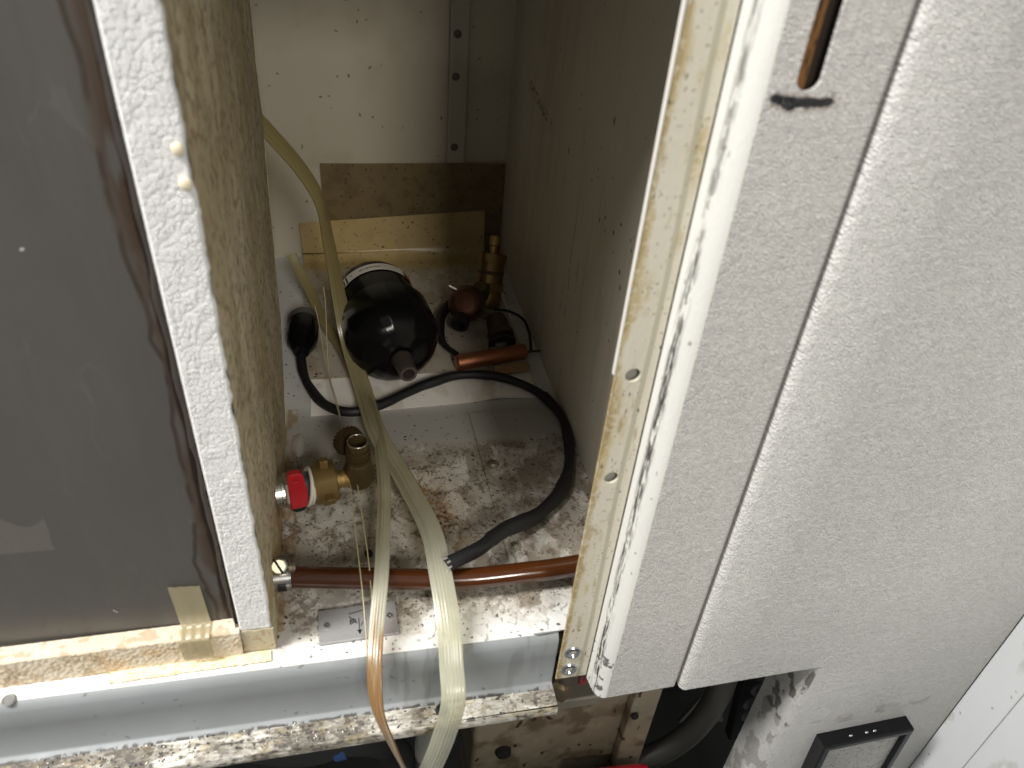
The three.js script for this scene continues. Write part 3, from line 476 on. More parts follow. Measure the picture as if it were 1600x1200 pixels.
{
  const t = thing('wide_door', 'wide light grey textured door panel filling the right side, cut out at its foot', 'door');
  const Z = 0.0285, L = 0.1541, NX = 0.2412, RX = 0.383;
  const bumpQ = peelQ(0.06);
  const mat = std({ map: doorMap, roughness: 0.38, bumpMap: (() => { const q = peel.clone(); q.repeat.set(0.26 / 0.06, 0.73 / 0.06); q.needsUpdate = true; return q; })(), bumpScale: 0.0009 });
  const uvp = (g) => planar(g, (x) => (x - 0.15) / 0.26, (x, y) => (y + 0.26) / 0.73);
  const upper = thick([[L, 0.012], [L, Z - 0.0038], ...arcPts(L + 0.0038, Z - 0.0038, 0.0038, Math.PI, Math.PI / 2, 9).slice(1), [0.19, Z], [NX - 0.0006, Z]], -0.0013);
  mesh('upper_panel', uvp(carry(upper, -0.04, TOP, 40, ([x, z], y) => [x, y <= -0.03 ? doorBottom(x) : y, z], 0.75)), mat, t);
  const rr = [...arcPts(RX - 0.005, Z - 0.005, 0.005, Math.PI / 2, 0, 8), [RX, 0.0]];
  const line = [[NX - 0.0006, -0.002], [NX - 0.0003, 0.01], [NX, Z - 0.007], ...arcPts(NX + 0.0065, Z - 0.0065, 0.0065, Math.PI, Math.PI / 2, 9).slice(1), [0.3, Z], [RX - 0.006, Z], ...rr];
  const ys = [-0.26, -0.2, -0.15, -0.1, -0.06, 'low', 'high', 0, 0.06, 0.12, 0.18, 0.24, 0.3, 0.36, 0.42, TOP], nl = line.length, all = thick(line, -0.0013);
  const body = carry(all.map(([x, z], i) => [x, z]), 0, ys.length - 1, ys.length - 1, ([x, z], t) => {
    const y = ys[Math.round(t)], up = y === 'high' || (typeof y === 'number' && y > -0.05), yy = y === 'low' ? doorBottom(x) - 0.0001 : y === 'high' ? doorBottom(x) : y;
    return [x, yy, up && x < NX + 0.008 ? (z > Z - 0.0002 || all.findIndex((q) => q[0] === x && q[1] === z) < nl ? Z : Z - 0.0013) : z];
  }, 0.75);
  mesh('main_panel', planar(body, (x, y, z) => ((x < NX + 0.0064 ? x - (Z - z) : x) - 0.15) / 0.26, (x, y) => (y + 0.26) / 0.73), mat, t);
  mesh('foot_return', uvp(box(0.06, 0.0012, 0.024, NX - 0.031, doorBottom(NX - 0.03) + 0.0022, Z - 0.0145).rotateZ(0)), mat, t);

  // black framed display low on the door
  const d = thing('framed_display', 'black square frame around a scratched grey window, low on the door', 'display', [0.3063, -0.1135, Z]);
  d.rotation.z = 0.075;
  const o = new THREE.Shape([[-0.034, -0.095], [0.034, -0.095], [0.034, 0], [-0.034, 0]].map((p) => new THREE.Vector2(...p)));
  o.holes.push(new THREE.Path([[-0.0285, -0.089], [-0.0285, -0.0052], [0.0288, -0.0052], [0.0288, -0.089]].map((p) => new THREE.Vector2(...p))));
  mesh('frame', new THREE.ExtrudeGeometry(o, { depth: 0.0095, bevelEnabled: true, bevelThickness: 0.0012, bevelSize: 0.0012, bevelOffset: -0.0012, bevelSegments: 3 }), phys({ color: lin(0.004, 0.004, 0.005), roughness: 0.3, specularIntensity: 0.5, clearcoat: 0.1, bumpMap: grainAt(0.02), bumpScale: 0.00003 }), d);
  const scr = tex(512, 512, (u, v) => { let c = over([186, 184, 178], [170, 168, 162], fbm(u * 5, v * 5, 185)); const w = fbm(u * 7 + 2 * vn(u * 3, v * 3, 1), v * 16, 186, 4); c = over(c, [58, 56, 52], 0.85 * (Math.abs(w - 0.5) < 0.008 ? 1 : 0)); c = over(c, [90, 88, 82], 0.6 * ss(0.68, 0.72, fbm(u * 40, v * 60, 187, 3))); return c; });
  mesh('window', box(0.0575, 0.084, 0.001, 0, -0.047, 0.0066), std({ map: scr, roughness: 0.4 }), d);
  for (const x of [-0.012, 0.0, 0.006]) mesh('chip', new THREE.SphereGeometry(0.0011, 8, 6).scale(1.4, 0.8, 0.8), steel, d).position.set(x, 0.0006, 0.006);

  // the neighbouring cabinet, turned towards us at the right edge
  const sMap = tex(512, 1024, (u, v) => { const a = u * 0.3, y = v * 0.75; let c = over([218, 220, 221], [210, 212, 213], fbm(a * 30, y * 12, 190)); if (speck(a * 160, y * 160, 191, 0.12, 0.04)) c = over(c, [124, 120, 114], 0.7); c = over(c, [176, 172, 164], 0.5 * ss(0.6, 0.7, fbm(a * 70, y * 40, 192, 4))); return c; });
  const n = thing('side_cabinet', 'bright white cabinet side at the lower right corner, with a thin seam', 'cabinet');
  const sm = std({ map: sMap, roughness: 0.5, bumpMap: peelQ(0.05), bumpScale: 0.0001 });
  mesh('side_panel', planar(box(0.02, 0.75, 0.028, 0.3897, 0.1, 0.0425, 0.001), (x, y, z) => z / 0.3, (x, y) => (y + 0.275) / 0.75), sm, n);
  mesh('outer_panel', planar(box(0.02, 0.75, 0.25, 0.3893, 0.1, 0.182, 0.001), (x, y, z) => z / 0.3, (x, y) => (y + 0.275) / 0.75), sm, n);
}
// ---------------------------------------------------------------- filter canister, expansion valve, copper bulb
{
  const t = thing('filter_canister', 'glossy black steel filter canister with a white label lying on the paper', 'canister', [0, 0, 0]);
  const A = [-0.0050, 0.0375, -0.3270], B = [0.0100, 0.0350, -0.2400];
  const body = lathe([[0, -0.012], [0.012, -0.0115], [0.022, -0.009], [0.029, -0.004], [0.0318, 0.003], [0.0326, 0.008], [0.0328, 0.038], [0.0331, 0.0425], [0.0366, 0.044], [0.0373, 0.0465], [0.0368, 0.068], [0.0355, 0.076], [0.032, 0.0835], [0.0265, 0.089], [0.019, 0.0925], [0.0115, 0.0945], [0.0092, 0.096], [0.0088, 0.099], [0.0075, 0.0995]].map((p) => p), 64);
  mesh('shell', aim(body, A, B), blackGloss, t);
  const stub = lathe([[0.0045, 0.108], [0.0046, 0.1185], [0.0066, 0.1185], [0.0072, 0.117], [0.0070, 0.108], [0.0078, 0.104], [0.008, 0.096]], 32);
  mesh('outlet_pipe', aim(stub, A, B), std({ color: lin(0.16, 0.13, 0.12), metalness: 0.75, roughness: 0.42 }), t);
  mesh('pipe_bore', aim(new THREE.CylinderGeometry(0.0046, 0.0046, 0.001, 24).translate(0, 0.11, 0), A, B), hole, t);
  mesh('inlet_pipe', aim(lathe([[0.0065, -0.03], [0.0068, -0.012], [0.008, -0.008]], 24), A, B), agedCopper, t);
  const lab = document.createElement('canvas'); lab.width = 512; lab.height = 64; const c = lab.getContext('2d');
  c.fillStyle = '#d9d4c8'; c.fillRect(0, 0, 512, 64); c.strokeStyle = '#1a1a1a'; c.lineWidth = 8; c.strokeRect(24, 16, 36, 34); c.fillStyle = '#151515'; c.fillRect(80, 4, 12, 56);
  c.fillStyle = '#4a4640'; for (let i = 0; i < 26; i++) { const x = 190 + i * 6, h = 4 + hash(i, 4, 4) * 16; c.fillRect(x, 30 - h / 2, 4, h); } c.fillStyle = '#8a857a'; c.fillRect(340, 14, 130, 4); c.fillRect(340, 30, 110, 3); c.fillRect(340, 44, 130, 3); c.fillRect(124, 22, 12, 12);
  const lt = new THREE.CanvasTexture(lab); lt.colorSpace = THREE.SRGBColorSpace;
  const bandG = (a0, a1, y0, y1) => grid(40, 2, (u, v) => { const a = mix(a0, a1, u), y = mix(y0, y1, v), r = 0.0332; return [Math.sin(a) * r, y, Math.cos(a) * r, u, v]; });
  const band = (a0, a1, y0, y1, m, name) => { const g = bandG(a0, a1, y0, y1); mesh(name, aim(g, A, B), m, t); };
  // angle about the axis: aim() turns +z of the lathe to up
  band(Math.PI + 1.3, Math.PI - 0.6, 0.0185, 0.0085, std({ map: lt, roughness: 0.5 }), 'label');
  band(Math.PI - 0.68, Math.PI - 1.0, 0.0185, 0.0085, std({ color: lin(0.5, 0.05, 0.03), roughness: 0.5 }), 'red_label');
}
{
  const t = thing('expansion_valve', 'tarnished brass expansion valve with black capillary and copper bulb, by the right wall', 'valve');
  // tall brass cylinder leaning on the right wall
  const A = [0.0975, 0.012, -0.338], B = [0.1045, 0.06, -0.358];
  mesh('body', aim(lathe([[0, 0], [0.0115, 0], [0.0125, 0.002], [0.0125, 0.012], [0.0118, 0.014], [0.0118, 0.041], [0.0128, 0.043], [0.0128, 0.0495], [0.0108, 0.0495], [0.0104, 0.0465], [0, 0.0465]], 40), A, B), std({ color: lin(0.22, 0.14, 0.05), metalness: 0.8, roughness: 0.34 }), t);
  mesh('collar', aim(lathe([[0.0128, 0.0155], [0.0136, 0.0165], [0.0136, 0.0225], [0.0128, 0.0235]], 6), A, B), oldBrass, t);
  mesh('body_ring', aim(lathe([[0.0118, 0.031], [0.0123, 0.0316], [0.0123, 0.0334], [0.0118, 0.034]], 40), A, B), darkBrass, t);
  mesh('stem', aim(lathe([[0.003, 0.046], [0.003, 0.056], [0.0042, 0.057], [0.0042, 0.0635], [0.0036, 0.065], [0, 0.065]], 24), A, B), brass, t);
  // round power head of reddish brown metal, seen from the front
  const H = [0.0765, 0.025, -0.3245];
  const head = lathe([[0, -0.012], [0.008, -0.0115], [0.0135, -0.008], [0.0158, -0.003], [0.0158, 0.003], [0.0135, 0.008], [0.008, 0.0115], [0, 0.012]], 40);
  mesh('power_head', aim(head, H, [H[0] - 0.35, H[1] + 0.65, H[2] + 0.7]), agedCopper, t);
  mesh('head_band', aim(lathe([[0.0158, -0.0022], [0.0166, -0.0015], [0.0166, 0.0015], [0.0158, 0.0022]], 40), H, [H[0] - 0.35, H[1] + 0.65, H[2] + 0.7]), darkBrass, t);
  mesh('neck', aim(lathe([[0.0095, 0], [0.0095, 0.018], [0.011, 0.019], [0.011, 0.03]], 6), [0.08, 0.026, -0.326], [0.0985, 0.03, -0.345]), darkBrass, t);
  mesh('cap_screw', aim(lathe([[0.0052, 0], [0.0055, 0.004], [0.0042, 0.0055], [0, 0.0056]], 24), [0.0905, 0.036, -0.333], [0.0875, 0.05, -0.318]), darkBrass, t);
  mesh('pressure_port', tube([[0.0735, 0.031, -0.331], [0.068, 0.0345, -0.334], [0.0618, 0.0375, -0.3355]], 0.0027, 10, 12), nickel, t);
  mesh('outlet_stub', aim(lathe([[0.0062, 0], [0.0066, 0.008], [0.0078, 0.009], [0.0078, 0.017], [0.005, 0.017], [0.005, 0.012]], 24), [0.0735, 0.02, -0.319], [0.067, 0.015, -0.303]), blackRubber, t);
  mesh('side_fitting', aim(lathe([[0, 0], [0.0115, 0], [0.0118, 0.004], [0.0098, 0.006], [0.0098, 0.017], [0.0085, 0.018], [0.0085, 0.022], [0, 0.022]], 30), [0.1025, 0.010, -0.290], [0.100, 0.02, -0.317]), darkBrass, t);
  mesh('fitting_flange', aim(lathe([[0.0135, 0], [0.0138, 0.002], [0.0118, 0.0035], [0.006, 0.004]], 6), [0.1018, 0.007, -0.282], [0.100, 0.016, -0.315]), std({ color: lin(0.07, 0.05, 0.03), metalness: 0.6, roughness: 0.4 }), t);
  const cap1 = [[0.0715, 0.018, -0.33], [0.0655, 0.0145, -0.3425], [0.0562, 0.011, -0.3325], [0.0508, 0.0095, -0.308], [0.0525, 0.0085, -0.285], [0.0605, 0.0085, -0.2705]];
  mesh('bend_tube', tube(cap1, (v) => 0.0046 - 0.0022 * ss(0.5, 0.9, v), 40, 12), blackRubber, t);
  mesh('capillary', tube([[0.1, 0.022, -0.318], [0.1135, 0.0195, -0.318], [0.1245, 0.0165, -0.310], [0.1275, 0.0125, -0.293], [0.1245, 0.0095, -0.270]], 0.0013, 40, 8), blackRubber, t);
  const b0 = [0.0575, 0.0102, -0.2552], b1 = [0.1218, 0.0102, -0.2685];
  mesh('bulb', aim(lathe([[0, 0], [0.005, 0.0002], [0.0063, 0.0012], [0.0067, 0.003], [0.0067, 0.061], [0.006, 0.0625], [0.003, 0.0638], [0, 0.0638]], 40), b0, b1), copper, t);
  mesh('bulb_tail', tube([[0.119, 0.0095, -0.2675], [0.127, 0.009, -0.2685], [0.1328, 0.0085, -0.2695]], 0.0011, 8, 8), darkBrass, t);
}
// ---------------------------------------------------------------- black cable with its connector
{
  const t = thing('power_cable', 'black sheathed cable with a plug, looping over the paper to a cut end', 'cable');
  const pts = [[-0.0664, 0.0105, -0.2845], [-0.0655, 0.008, -0.268], [-0.061, 0.0068, -0.2433], [-0.0466, 0.0068, -0.2134], [-0.028, 0.0072, -0.203], [-0.0037, 0.0072, -0.2115], [0.0277, 0.0072, -0.2306], [0.0601, 0.0072, -0.2423], [0.091, 0.0068, -0.2377], [0.1165, 0.0062, -0.2176], [0.1285, 0.0058, -0.1912], [0.1288, 0.0056, -0.1603], [0.1205, 0.006, -0.1261], [0.106, 0.007, -0.0993], [0.0835, 0.009, -0.0790], [0.0619, 0.0155, -0.0655], [0.0419, 0.0248, -0.0445], [0.03, 0.028, -0.0362], [0.0212, 0.029, -0.0318]];
  mesh('sheath', tube(pts, (v) => 0.0037 + 0.0010 * ss(0.70, 0.76, v) + 0.0004 * ss(0.82, 0.825, v) - 0.0008 * ss(0.92, 0.93, v) + 0.00025 * Math.sin(v * 60), 260, 16, 0.2), blackRubber, t);
  const e = curve(pts), p = e.getPointAt(1), d = e.getTangentAt(1), q = p.clone().addScaledVector(d, 0.0006).toArray(), q2 = p.clone().addScaledVector(d, 0.01).toArray();
  const ring = []; for (let i = 0; i < 7; i++) { const a = i * 0.9; ring.push(new THREE.CylinderGeometry(0.0006, 0.0006, 0.0022, 8).translate(Math.cos(a) * 0.0036, 0, Math.sin(a) * 0.0036)); }
  mesh('wire_ends', aim(join(ring), q, q2), std({ color: lin(0.5, 0.5, 0.48), metalness: 0.5, roughness: 0.35 }), t);
  const A = [-0.0655, 0.0138, -0.276], B = [-0.0638, 0.0155, -0.325];
  mesh('plug', aim(lathe([[0, 0], [0.0062, 0], [0.0085, 0.006], [0.0118, 0.013], [0.0128, 0.02], [0.0128, 0.04], [0.0122, 0.043]], 32), A, B), blackGloss, t);
  mesh('plug_ring', aim(lathe([[0.0128, 0.040], [0.0133, 0.0415], [0.0133, 0.0465], [0.0118, 0.0495], [0, 0.0495]], 32), A, B), std({ color: lin(0.12, 0.115, 0.11), roughness: 0.35, metalness: 0.3 }), t);
  mesh('red_mark', grid(6, 4, (u, v) => { const a = mix(-0.22, 0.12, u), y = mix(0.021, 0.028, v) + u * 0.003, r = 0.0131; return aim1(A, B, [Math.sin(a + Math.PI) * r, y, Math.cos(a + Math.PI) * r]); }), std({ color: lin(0.55, 0.08, 0.06), roughness: 0.5 }), t);
  const wt = mesh('terminal_screw', new THREE.SphereGeometry(0.0018, 10, 8), steelDark, t); { const w = aim1(A, B, [0, 0.032, -0.0126]); wt.position.set(...w); }
}
function aim1(from, to, p) { const d = V(...to).sub(V(...from)).normalize(), q = new THREE.Quaternion().setFromUnitVectors(V(0, 1, 0), d); return V(...p).applyQuaternion(q).add(V(...from)).toArray(); }
// ---------------------------------------------------------------- ball valve with red lever on the foam block
{
  const t = thing('ball_valve', 'brass drain valve with a red lever sticking out of the foam block', 'valve', [-0.0790, 0.0288, -0.1005]);
  t.rotation.y = 0.2;
  const along = (pts, seg = 40) => lathe(pts, seg).rotateZ(-Math.PI / 2);  // a turned part whose axis is +x
  mesh('wall_nut', along([[0.0, -0.002], [0.013, -0.002], [0.013, 0.0008], [0.0112, 0.0018], [0.0095, 0.002], [0.0095, 0.0055], [0.0105, 0.0058], [0.0105, 0.0075], [0.008, 0.0078]], 40), nickel, t);
  mesh('hex_nut', along([[0.007, 0.0078], [0.0112, 0.0078], [0.0116, 0.0085], [0.0116, 0.0125], [0.0112, 0.0132], [0.007, 0.0132]], 6), nickel, t);
  mesh('body', along([[0.007, 0.0125], [0.0088, 0.0135], [0.0098, 0.0165], [0.0092, 0.021], [0.008, 0.0235]], 36), steelDark, t);
  const lev = new THREE.Shape(); lev.moveTo(-0.0045, 0); lev.lineTo(0.0034, 0); lev.quadraticCurveTo(0.0054, 0.006, 0.0046, 0.0125); lev.lineTo(0.0034, 0.0215); lev.quadraticCurveTo(0.003, 0.024, 0.0012, 0.024); lev.lineTo(-0.0028, 0.024); lev.quadraticCurveTo(-0.0045, 0.024, -0.0045, 0.0215); lev.closePath();
  lev.holes.push(new THREE.Path([[-0.0025, 0.0185], [-0.0025, 0.0208], [0.0015, 0.0208], [0.0015, 0.0185]].map((p) => new THREE.Vector2(...p))));
  const red = phys({ color: lin(0.42, 0.012, 0.02), roughness: 0.32, clearcoat: 0.3 });
  mesh('lever', new THREE.ExtrudeGeometry(lev, { depth: 0.0035, bevelEnabled: true, bevelThickness: 0.0009, bevelSize: 0.0009, bevelSegments: 3 }).translate(0.0160, 0, 0).rotateX(-0.12).translate(-0.0012, -0.0035, 0.0095), red, t);
  mesh('gasket', new THREE.TorusGeometry(0.0115, 0.0013, 10, 44).rotateY(Math.PI / 2).rotateZ(-0.22).translate(0.0222, -0.0005, 0), std({ color: lin(0.62, 0.6, 0.52), roughness: 0.5 }), t);
  mesh('gasket', new THREE.TorusGeometry(0.0112, 0.0009, 8, 44).rotateY(Math.PI / 2).rotateZ(-0.16).translate(0.0243, -0.0003, 0), std({ color: lin(0.66, 0.63, 0.54), roughness: 0.5 }), t);
  mesh('wing_nut', along([[0.007, 0.0235], [0.0105, 0.0238], [0.0128, 0.0262], [0.0132, 0.0275], [0.0132, 0.0385], [0.0124, 0.0395], [0.007, 0.0395]], 48), oldBrass, t);
  for (const [a, b] of [[0.016, 0.0], [-0.016, 0.0], [0, 0.0155], [0, -0.0155]]) mesh('wing', box(0.0052, a ? 0.0065 : 0.0042, a ? 0.0042 : 0.0065, 0.033, a, b, 0.0007), oldBrass, t);
  mesh('nipple', along([[0.0058, 0.039], [0.0062, 0.041], [0.0056, 0.043], [0.0062, 0.0445], [0.0056, 0.046], [0.0062, 0.0475], [0.0054, 0.049], [0.0054, 0.053]], 30), brass, t);
  // elbow with an upright open spout
  const mk = (y, r) => [r, y];
  const spout = lathe([mk(-0.009, 0), mk(-0.0085, 0.005), mk(-0.006, 0.0085), mk(-0.002, 0.0096), mk(0.006, 0.0092), mk(0.012, 0.0078), mk(0.0135, 0.0072), mk(0.0165, 0.0079), mk(0.0168, 0.007), mk(0.0200, 0.0077), mk(0.0203, 0.0068), mk(0.0235, 0.0075), mk(0.0238, 0.0066), mk(0.0285, 0.0068), mk(0.0292, 0.0064), mk(0.0292, 0.0056), mk(0.027, 0.0053), mk(0.012, 0.0053), mk(0.012, 0)], 40);
  mesh('elbow', spout.rotateX(0.06).translate(0.0545, 0, -0.0005), darkBrass, t);
  mesh('spout_rim', new THREE.TorusGeometry(0.0061, 0.0005, 8, 36).rotateX(Math.PI / 2).translate(0, 0.0293, 0).rotateX(0.06).translate(0.0545, 0, -0.0005), nickel, t);
  const kn = []; for (let i = 0; i < 22; i++) { const a = i / 22 * 6.2832; kn.push(box(0.0018, 0.0012, 0.006, Math.cos(a) * 0.0122, Math.sin(a) * 0.0122, 0).rotateZ(0)); }
  mesh('knurled_cap', join([new THREE.CylinderGeometry(0.0122, 0.0118, 0.006, 40).rotateX(Math.PI / 2), new THREE.CylinderGeometry(0.006, 0.006, 0.016, 24).rotateX(Math.PI / 2).translate(0, 0, 0.006), ...kn]).scale(0.74, 0.74, 1).rotateY(0.25).translate(0.0520, 0.0175, -0.0145), std({ color: lin(0.085, 0.052, 0.026), metalness: 0.6, roughness: 0.45 }), t);
}
// ---------------------------------------------------------------- amber hose and its clamp
{
  const pts = [[-0.0765, 0.0165, -0.0458], [-0.0437, 0.0158, -0.0412], [-0.0148, 0.015, -0.0373], [0.0143, 0.0148, -0.0329], [0.0366, 0.015, -0.0308], [0.0594, 0.0158, -0.0301], [0.0831, 0.0160, -0.0302], [0.0994, 0.0160, -0.0312], [0.12, 0.0162, -0.0325], [0.1335, 0.0164, -0.033]];
  const amber = phys({ color: lin(0.055, 0.0155, 0.0035), roughness: 0.18, clearcoat: 0.4, clearcoatRoughness: 0.1, bumpMap: grainAt(0.6), bumpScale: 0.0002 });
  tag(mesh('amber_hose', tube(pts, 0.0062, 120, 28), amber), 'amber brown rubber hose crossing the front of the floor', 'hose');
  const t = thing('hose_clamp', 'steel worm-drive hose clamp on the left end of the amber hose', 'hose clamp', [-0.0712, 0.0165, -0.0452]);
  const bandG = new THREE.CylinderGeometry(0.0079, 0.0079, 0.0088, 40, 1, true), bandI = new THREE.CylinderGeometry(0.0072, 0.0072, 0.0088, 40, 1, true), lip = new THREE.TorusGeometry(0.0078, 0.0005, 8, 40).rotateX(Math.PI / 2);
  mesh('band', join([bandG, bandI, lip.clone().translate(0, 0.0044, 0), lip.clone().translate(0, -0.0044, 0)]).rotateZ(Math.PI / 2), steel, t);
  const slots = []; for (let i = 0; i < 11; i++) { const a = 0.25 + i * 0.13; slots.push(box(0.0048, 0.0004, 0.0004, -0.0004, 0, 0.0080).rotateX(a - 0.55)); }
  mesh('band_thread', join(slots), hole, t);
  mesh('worm_housing', box(0.0075, 0.0056, 0.009, 0.0005, 0.0098, -0.001, 0.0012), steelDark, t);
  const sc = lathe([[0, 0.0022], [0.0036, 0.0022], [0.0043, 0.0016], [0.0045, 0.0006], [0.0045, -0.001]], 32).rotateX(Math.PI / 2);
  const head = mesh('worm_screw', sc, std({ color: lin(0.62, 0.55, 0.42), metalness: 0.95, roughness: 0.3 }), t); head.position.set(-0.0008, 0.0135, 0.0036); head.rotation.x = -0.7;
  const slot = mesh('screw_slot', box(0.0012, 0.0088, 0.0008, 0, 0, 0.0023).rotateZ(0.5), hole, head);
  mesh('screw_tail', aim(lathe([[0.0026, 0], [0.003, 0.001], [0.0024, 0.0018], [0.003, 0.0028], [0.0022, 0.004], [0, 0.0042]], 20), [0.0035, 0.0093, 0.002], [0.009, 0.0085, 0.0015]), nickel, t);
}
// ---------------------------------------------------------------- straps and threads
function strap(pts, w, dirs, ribs, uv0 = 0) {                             // ribbed flat band; dirs: width direction at even steps
  const c = curve(pts), n = 220, cross = [], th = 0.00045;
  const K = ribs * 6; for (let i = 0; i <= K; i++) { const s = i / K - 0.5; cross.push([s * w, th * 0.6 + (0.00007 + 0.00012 * hash(Math.floor(i / 6), ribs, 3)) * Math.abs(Math.sin((i / K) * ribs * Math.PI)) ]); } for (let i = K; i >= 0; i -= 3) { const s = i / K - 0.5; cross.push([s * w, -th]); }
  const m = cross.length;
  return grid(m, n, (u, v) => {
    const p = c.getPointAt(v), T = c.getTangentAt(v), f = v * (dirs.length - 1), k = Math.min(dirs.length - 2, Math.floor(f)), W = V(...dirs[k]).lerp(V(...dirs[k + 1]), ss(0, 1, f - k));
    W.addScaledVector(T, -W.dot(T)).normalize(); const N = T.clone().cross(W).normalize(); if (N.y + N.z * 0.8 < 0) N.negate();
    const q = cross[Math.round(u * m) % m], cup = 0.06 * q[0] * q[0] / w * 4;
    p.addScaledVector(W, q[0]).addScaledVector(N, q[1] - cup);
    return [p.x, p.y, p.z, u, v];
  });
}
{
  const sMap = (stain) => tex(64, 1024, (u, v) => {
    let c = over([232, 229, 208], [218, 212, 182], fbm(u * 3, v * 30, 200)); c = over(c, [176, 164, 120], 0.5 * ss(0.5, 0.7, fbm(u * 26, v * 7, 204, 3)));
    c = over(c, [178, 162, 104], ss(0.55, 0.25, v) * 0.7); c = over(c, [222, 222, 208], ss(0.55, 0.7, v) * 0.7);
    if (stain) { c = over(c, [170, 122, 66], 0.8 * ss(0.70, 0.76, v + 0.1 * (fbm(u * 7, v * 30, 201, 3) - 0.5)) * (1 - ss(0.86, 0.94, v)) * ss(0.35, 0.6, fbm(u * 9, v * 12, 202) + 0.3 - u * 0.35)); if (v > 0.86) c = over(c, [170, 140, 92], 0.6 * ss(0.45, 0.6, fbm(u * 8, v * 80, 203))); }
    return c;
  });
  const sm = (stain) => phys({ map: sMap(stain), roughness: 0.3, transmission: 0.65, thickness: 0, clearcoat: 0.5, clearcoatRoughness: 0.2 });
  const A = [[-0.088, 0.2, -0.305], [-0.0736, 0.185, -0.3], [-0.0539, 0.1606, -0.295], [-0.042, 0.1384, -0.29], [-0.0373, 0.1057, -0.285], [-0.0332, 0.0699, -0.28], [-0.0272, 0.0318, -0.262], [-0.019, 0.0155, -0.223], [-0.0110, 0.0215, -0.16], [0.004, 0.0255, -0.105], [0.0150, 0.0275, -0.058], [0.0165, 0.0265, -0.0285], [0.0178, 0.0165, 0.0005], [0.0175, 0.0035, 0.0165], [0.0170, -0.008, 0.0305], [0.0118, -0.0373, 0.035], [0.0039, -0.0737, 0.035], [-0.006, -0.115, 0.034]];
  tag(mesh('plastic_strap', strap(A, 0.0132, [[0.4, 0.5, -0.9], [0.3, 0.5, -0.9], [0.6, 0.2, -0.7], [1, 0, -0.3], [1, 0, -0.1], [1, 0, -0.1], [1, 0.0, 0.0], [1, 0, 0.1], [1, 0, 0.1], [1, 0, 0.4]], 7), sm(false)), 'wide pale translucent ribbed strap falling over the tray edge, right of the stained one', 'strap');
  const B = [[-0.072, 0.056, -0.366], [-0.0673, 0.047, -0.36], [-0.0578, 0.031, -0.345], [-0.0467, 0.018, -0.315], [-0.036, 0.0125, -0.29], [-0.0225, 0.0125, -0.235], [-0.0145, 0.0165, -0.190], [-0.0105, 0.0235, -0.142], [-0.0105, 0.0275, -0.098], [-0.0135, 0.0285, -0.06], [-0.0165, 0.0265, -0.0305], [-0.0205, 0.0175, -0.0065], [-0.0235, 0.0075, 0.0150], [-0.0235, -0.008, 0.0285], [-0.0166, -0.0396, 0.0335], [-0.0069, -0.0816, 0.0335], [0.0, -0.12, 0.033]];
  tag(mesh('plastic_strap', strap(B, 0.0082, [[0.8, 0.4, -0.3], [1, 0.2, -0.2], [1, 0.1, -0.2], [1, 0.2, 0], [0.9, 0.6, 0], [1, 0.1, 0.2], [1, 0.0, 0.1], [1, 0, 0.1], [0.8, 0, 0.7], [0.6, 0, 0.9], [1, 0, 0.2]], 5), sm(true)), 'narrow translucent strap stained amber where it hangs over the tray edge', 'strap');
  const thr = std({ color: lin(0.5, 0.42, 0.26), roughness: 0.6 });
  tag(mesh('plastic_thread', tube([[-0.0445, 0.066, -0.29], [-0.0438, 0.0559, -0.285], [-0.0437, 0.02, -0.24], [-0.038, 0.021, -0.197], [-0.033, 0.026, -0.138], [-0.0295, 0.026, -0.063], [-0.0272, 0.0185, -0.02], [-0.0265, 0.0065, 0.0135], [-0.0262, 0.0025, 0.0165]], 0.00035, 90, 6), thr), 'thin pale thread hanging past the valve to the tray edge', 'thread');
  tag(mesh('plastic_thread', tube([[-0.0525, 0.046, -0.295], [-0.0507, 0.036, -0.29], [-0.0455, 0.017, -0.248], [-0.0365, 0.022, -0.18], [-0.0285, 0.0275, -0.12], [-0.0247, 0.0275, -0.07], [-0.0228, 0.0215, -0.04], [-0.0225, 0.0115, -0.02]], 0.00035, 90, 6), thr), 'thin pale thread beside the stained strap, ending above the metal plate', 'thread');
}
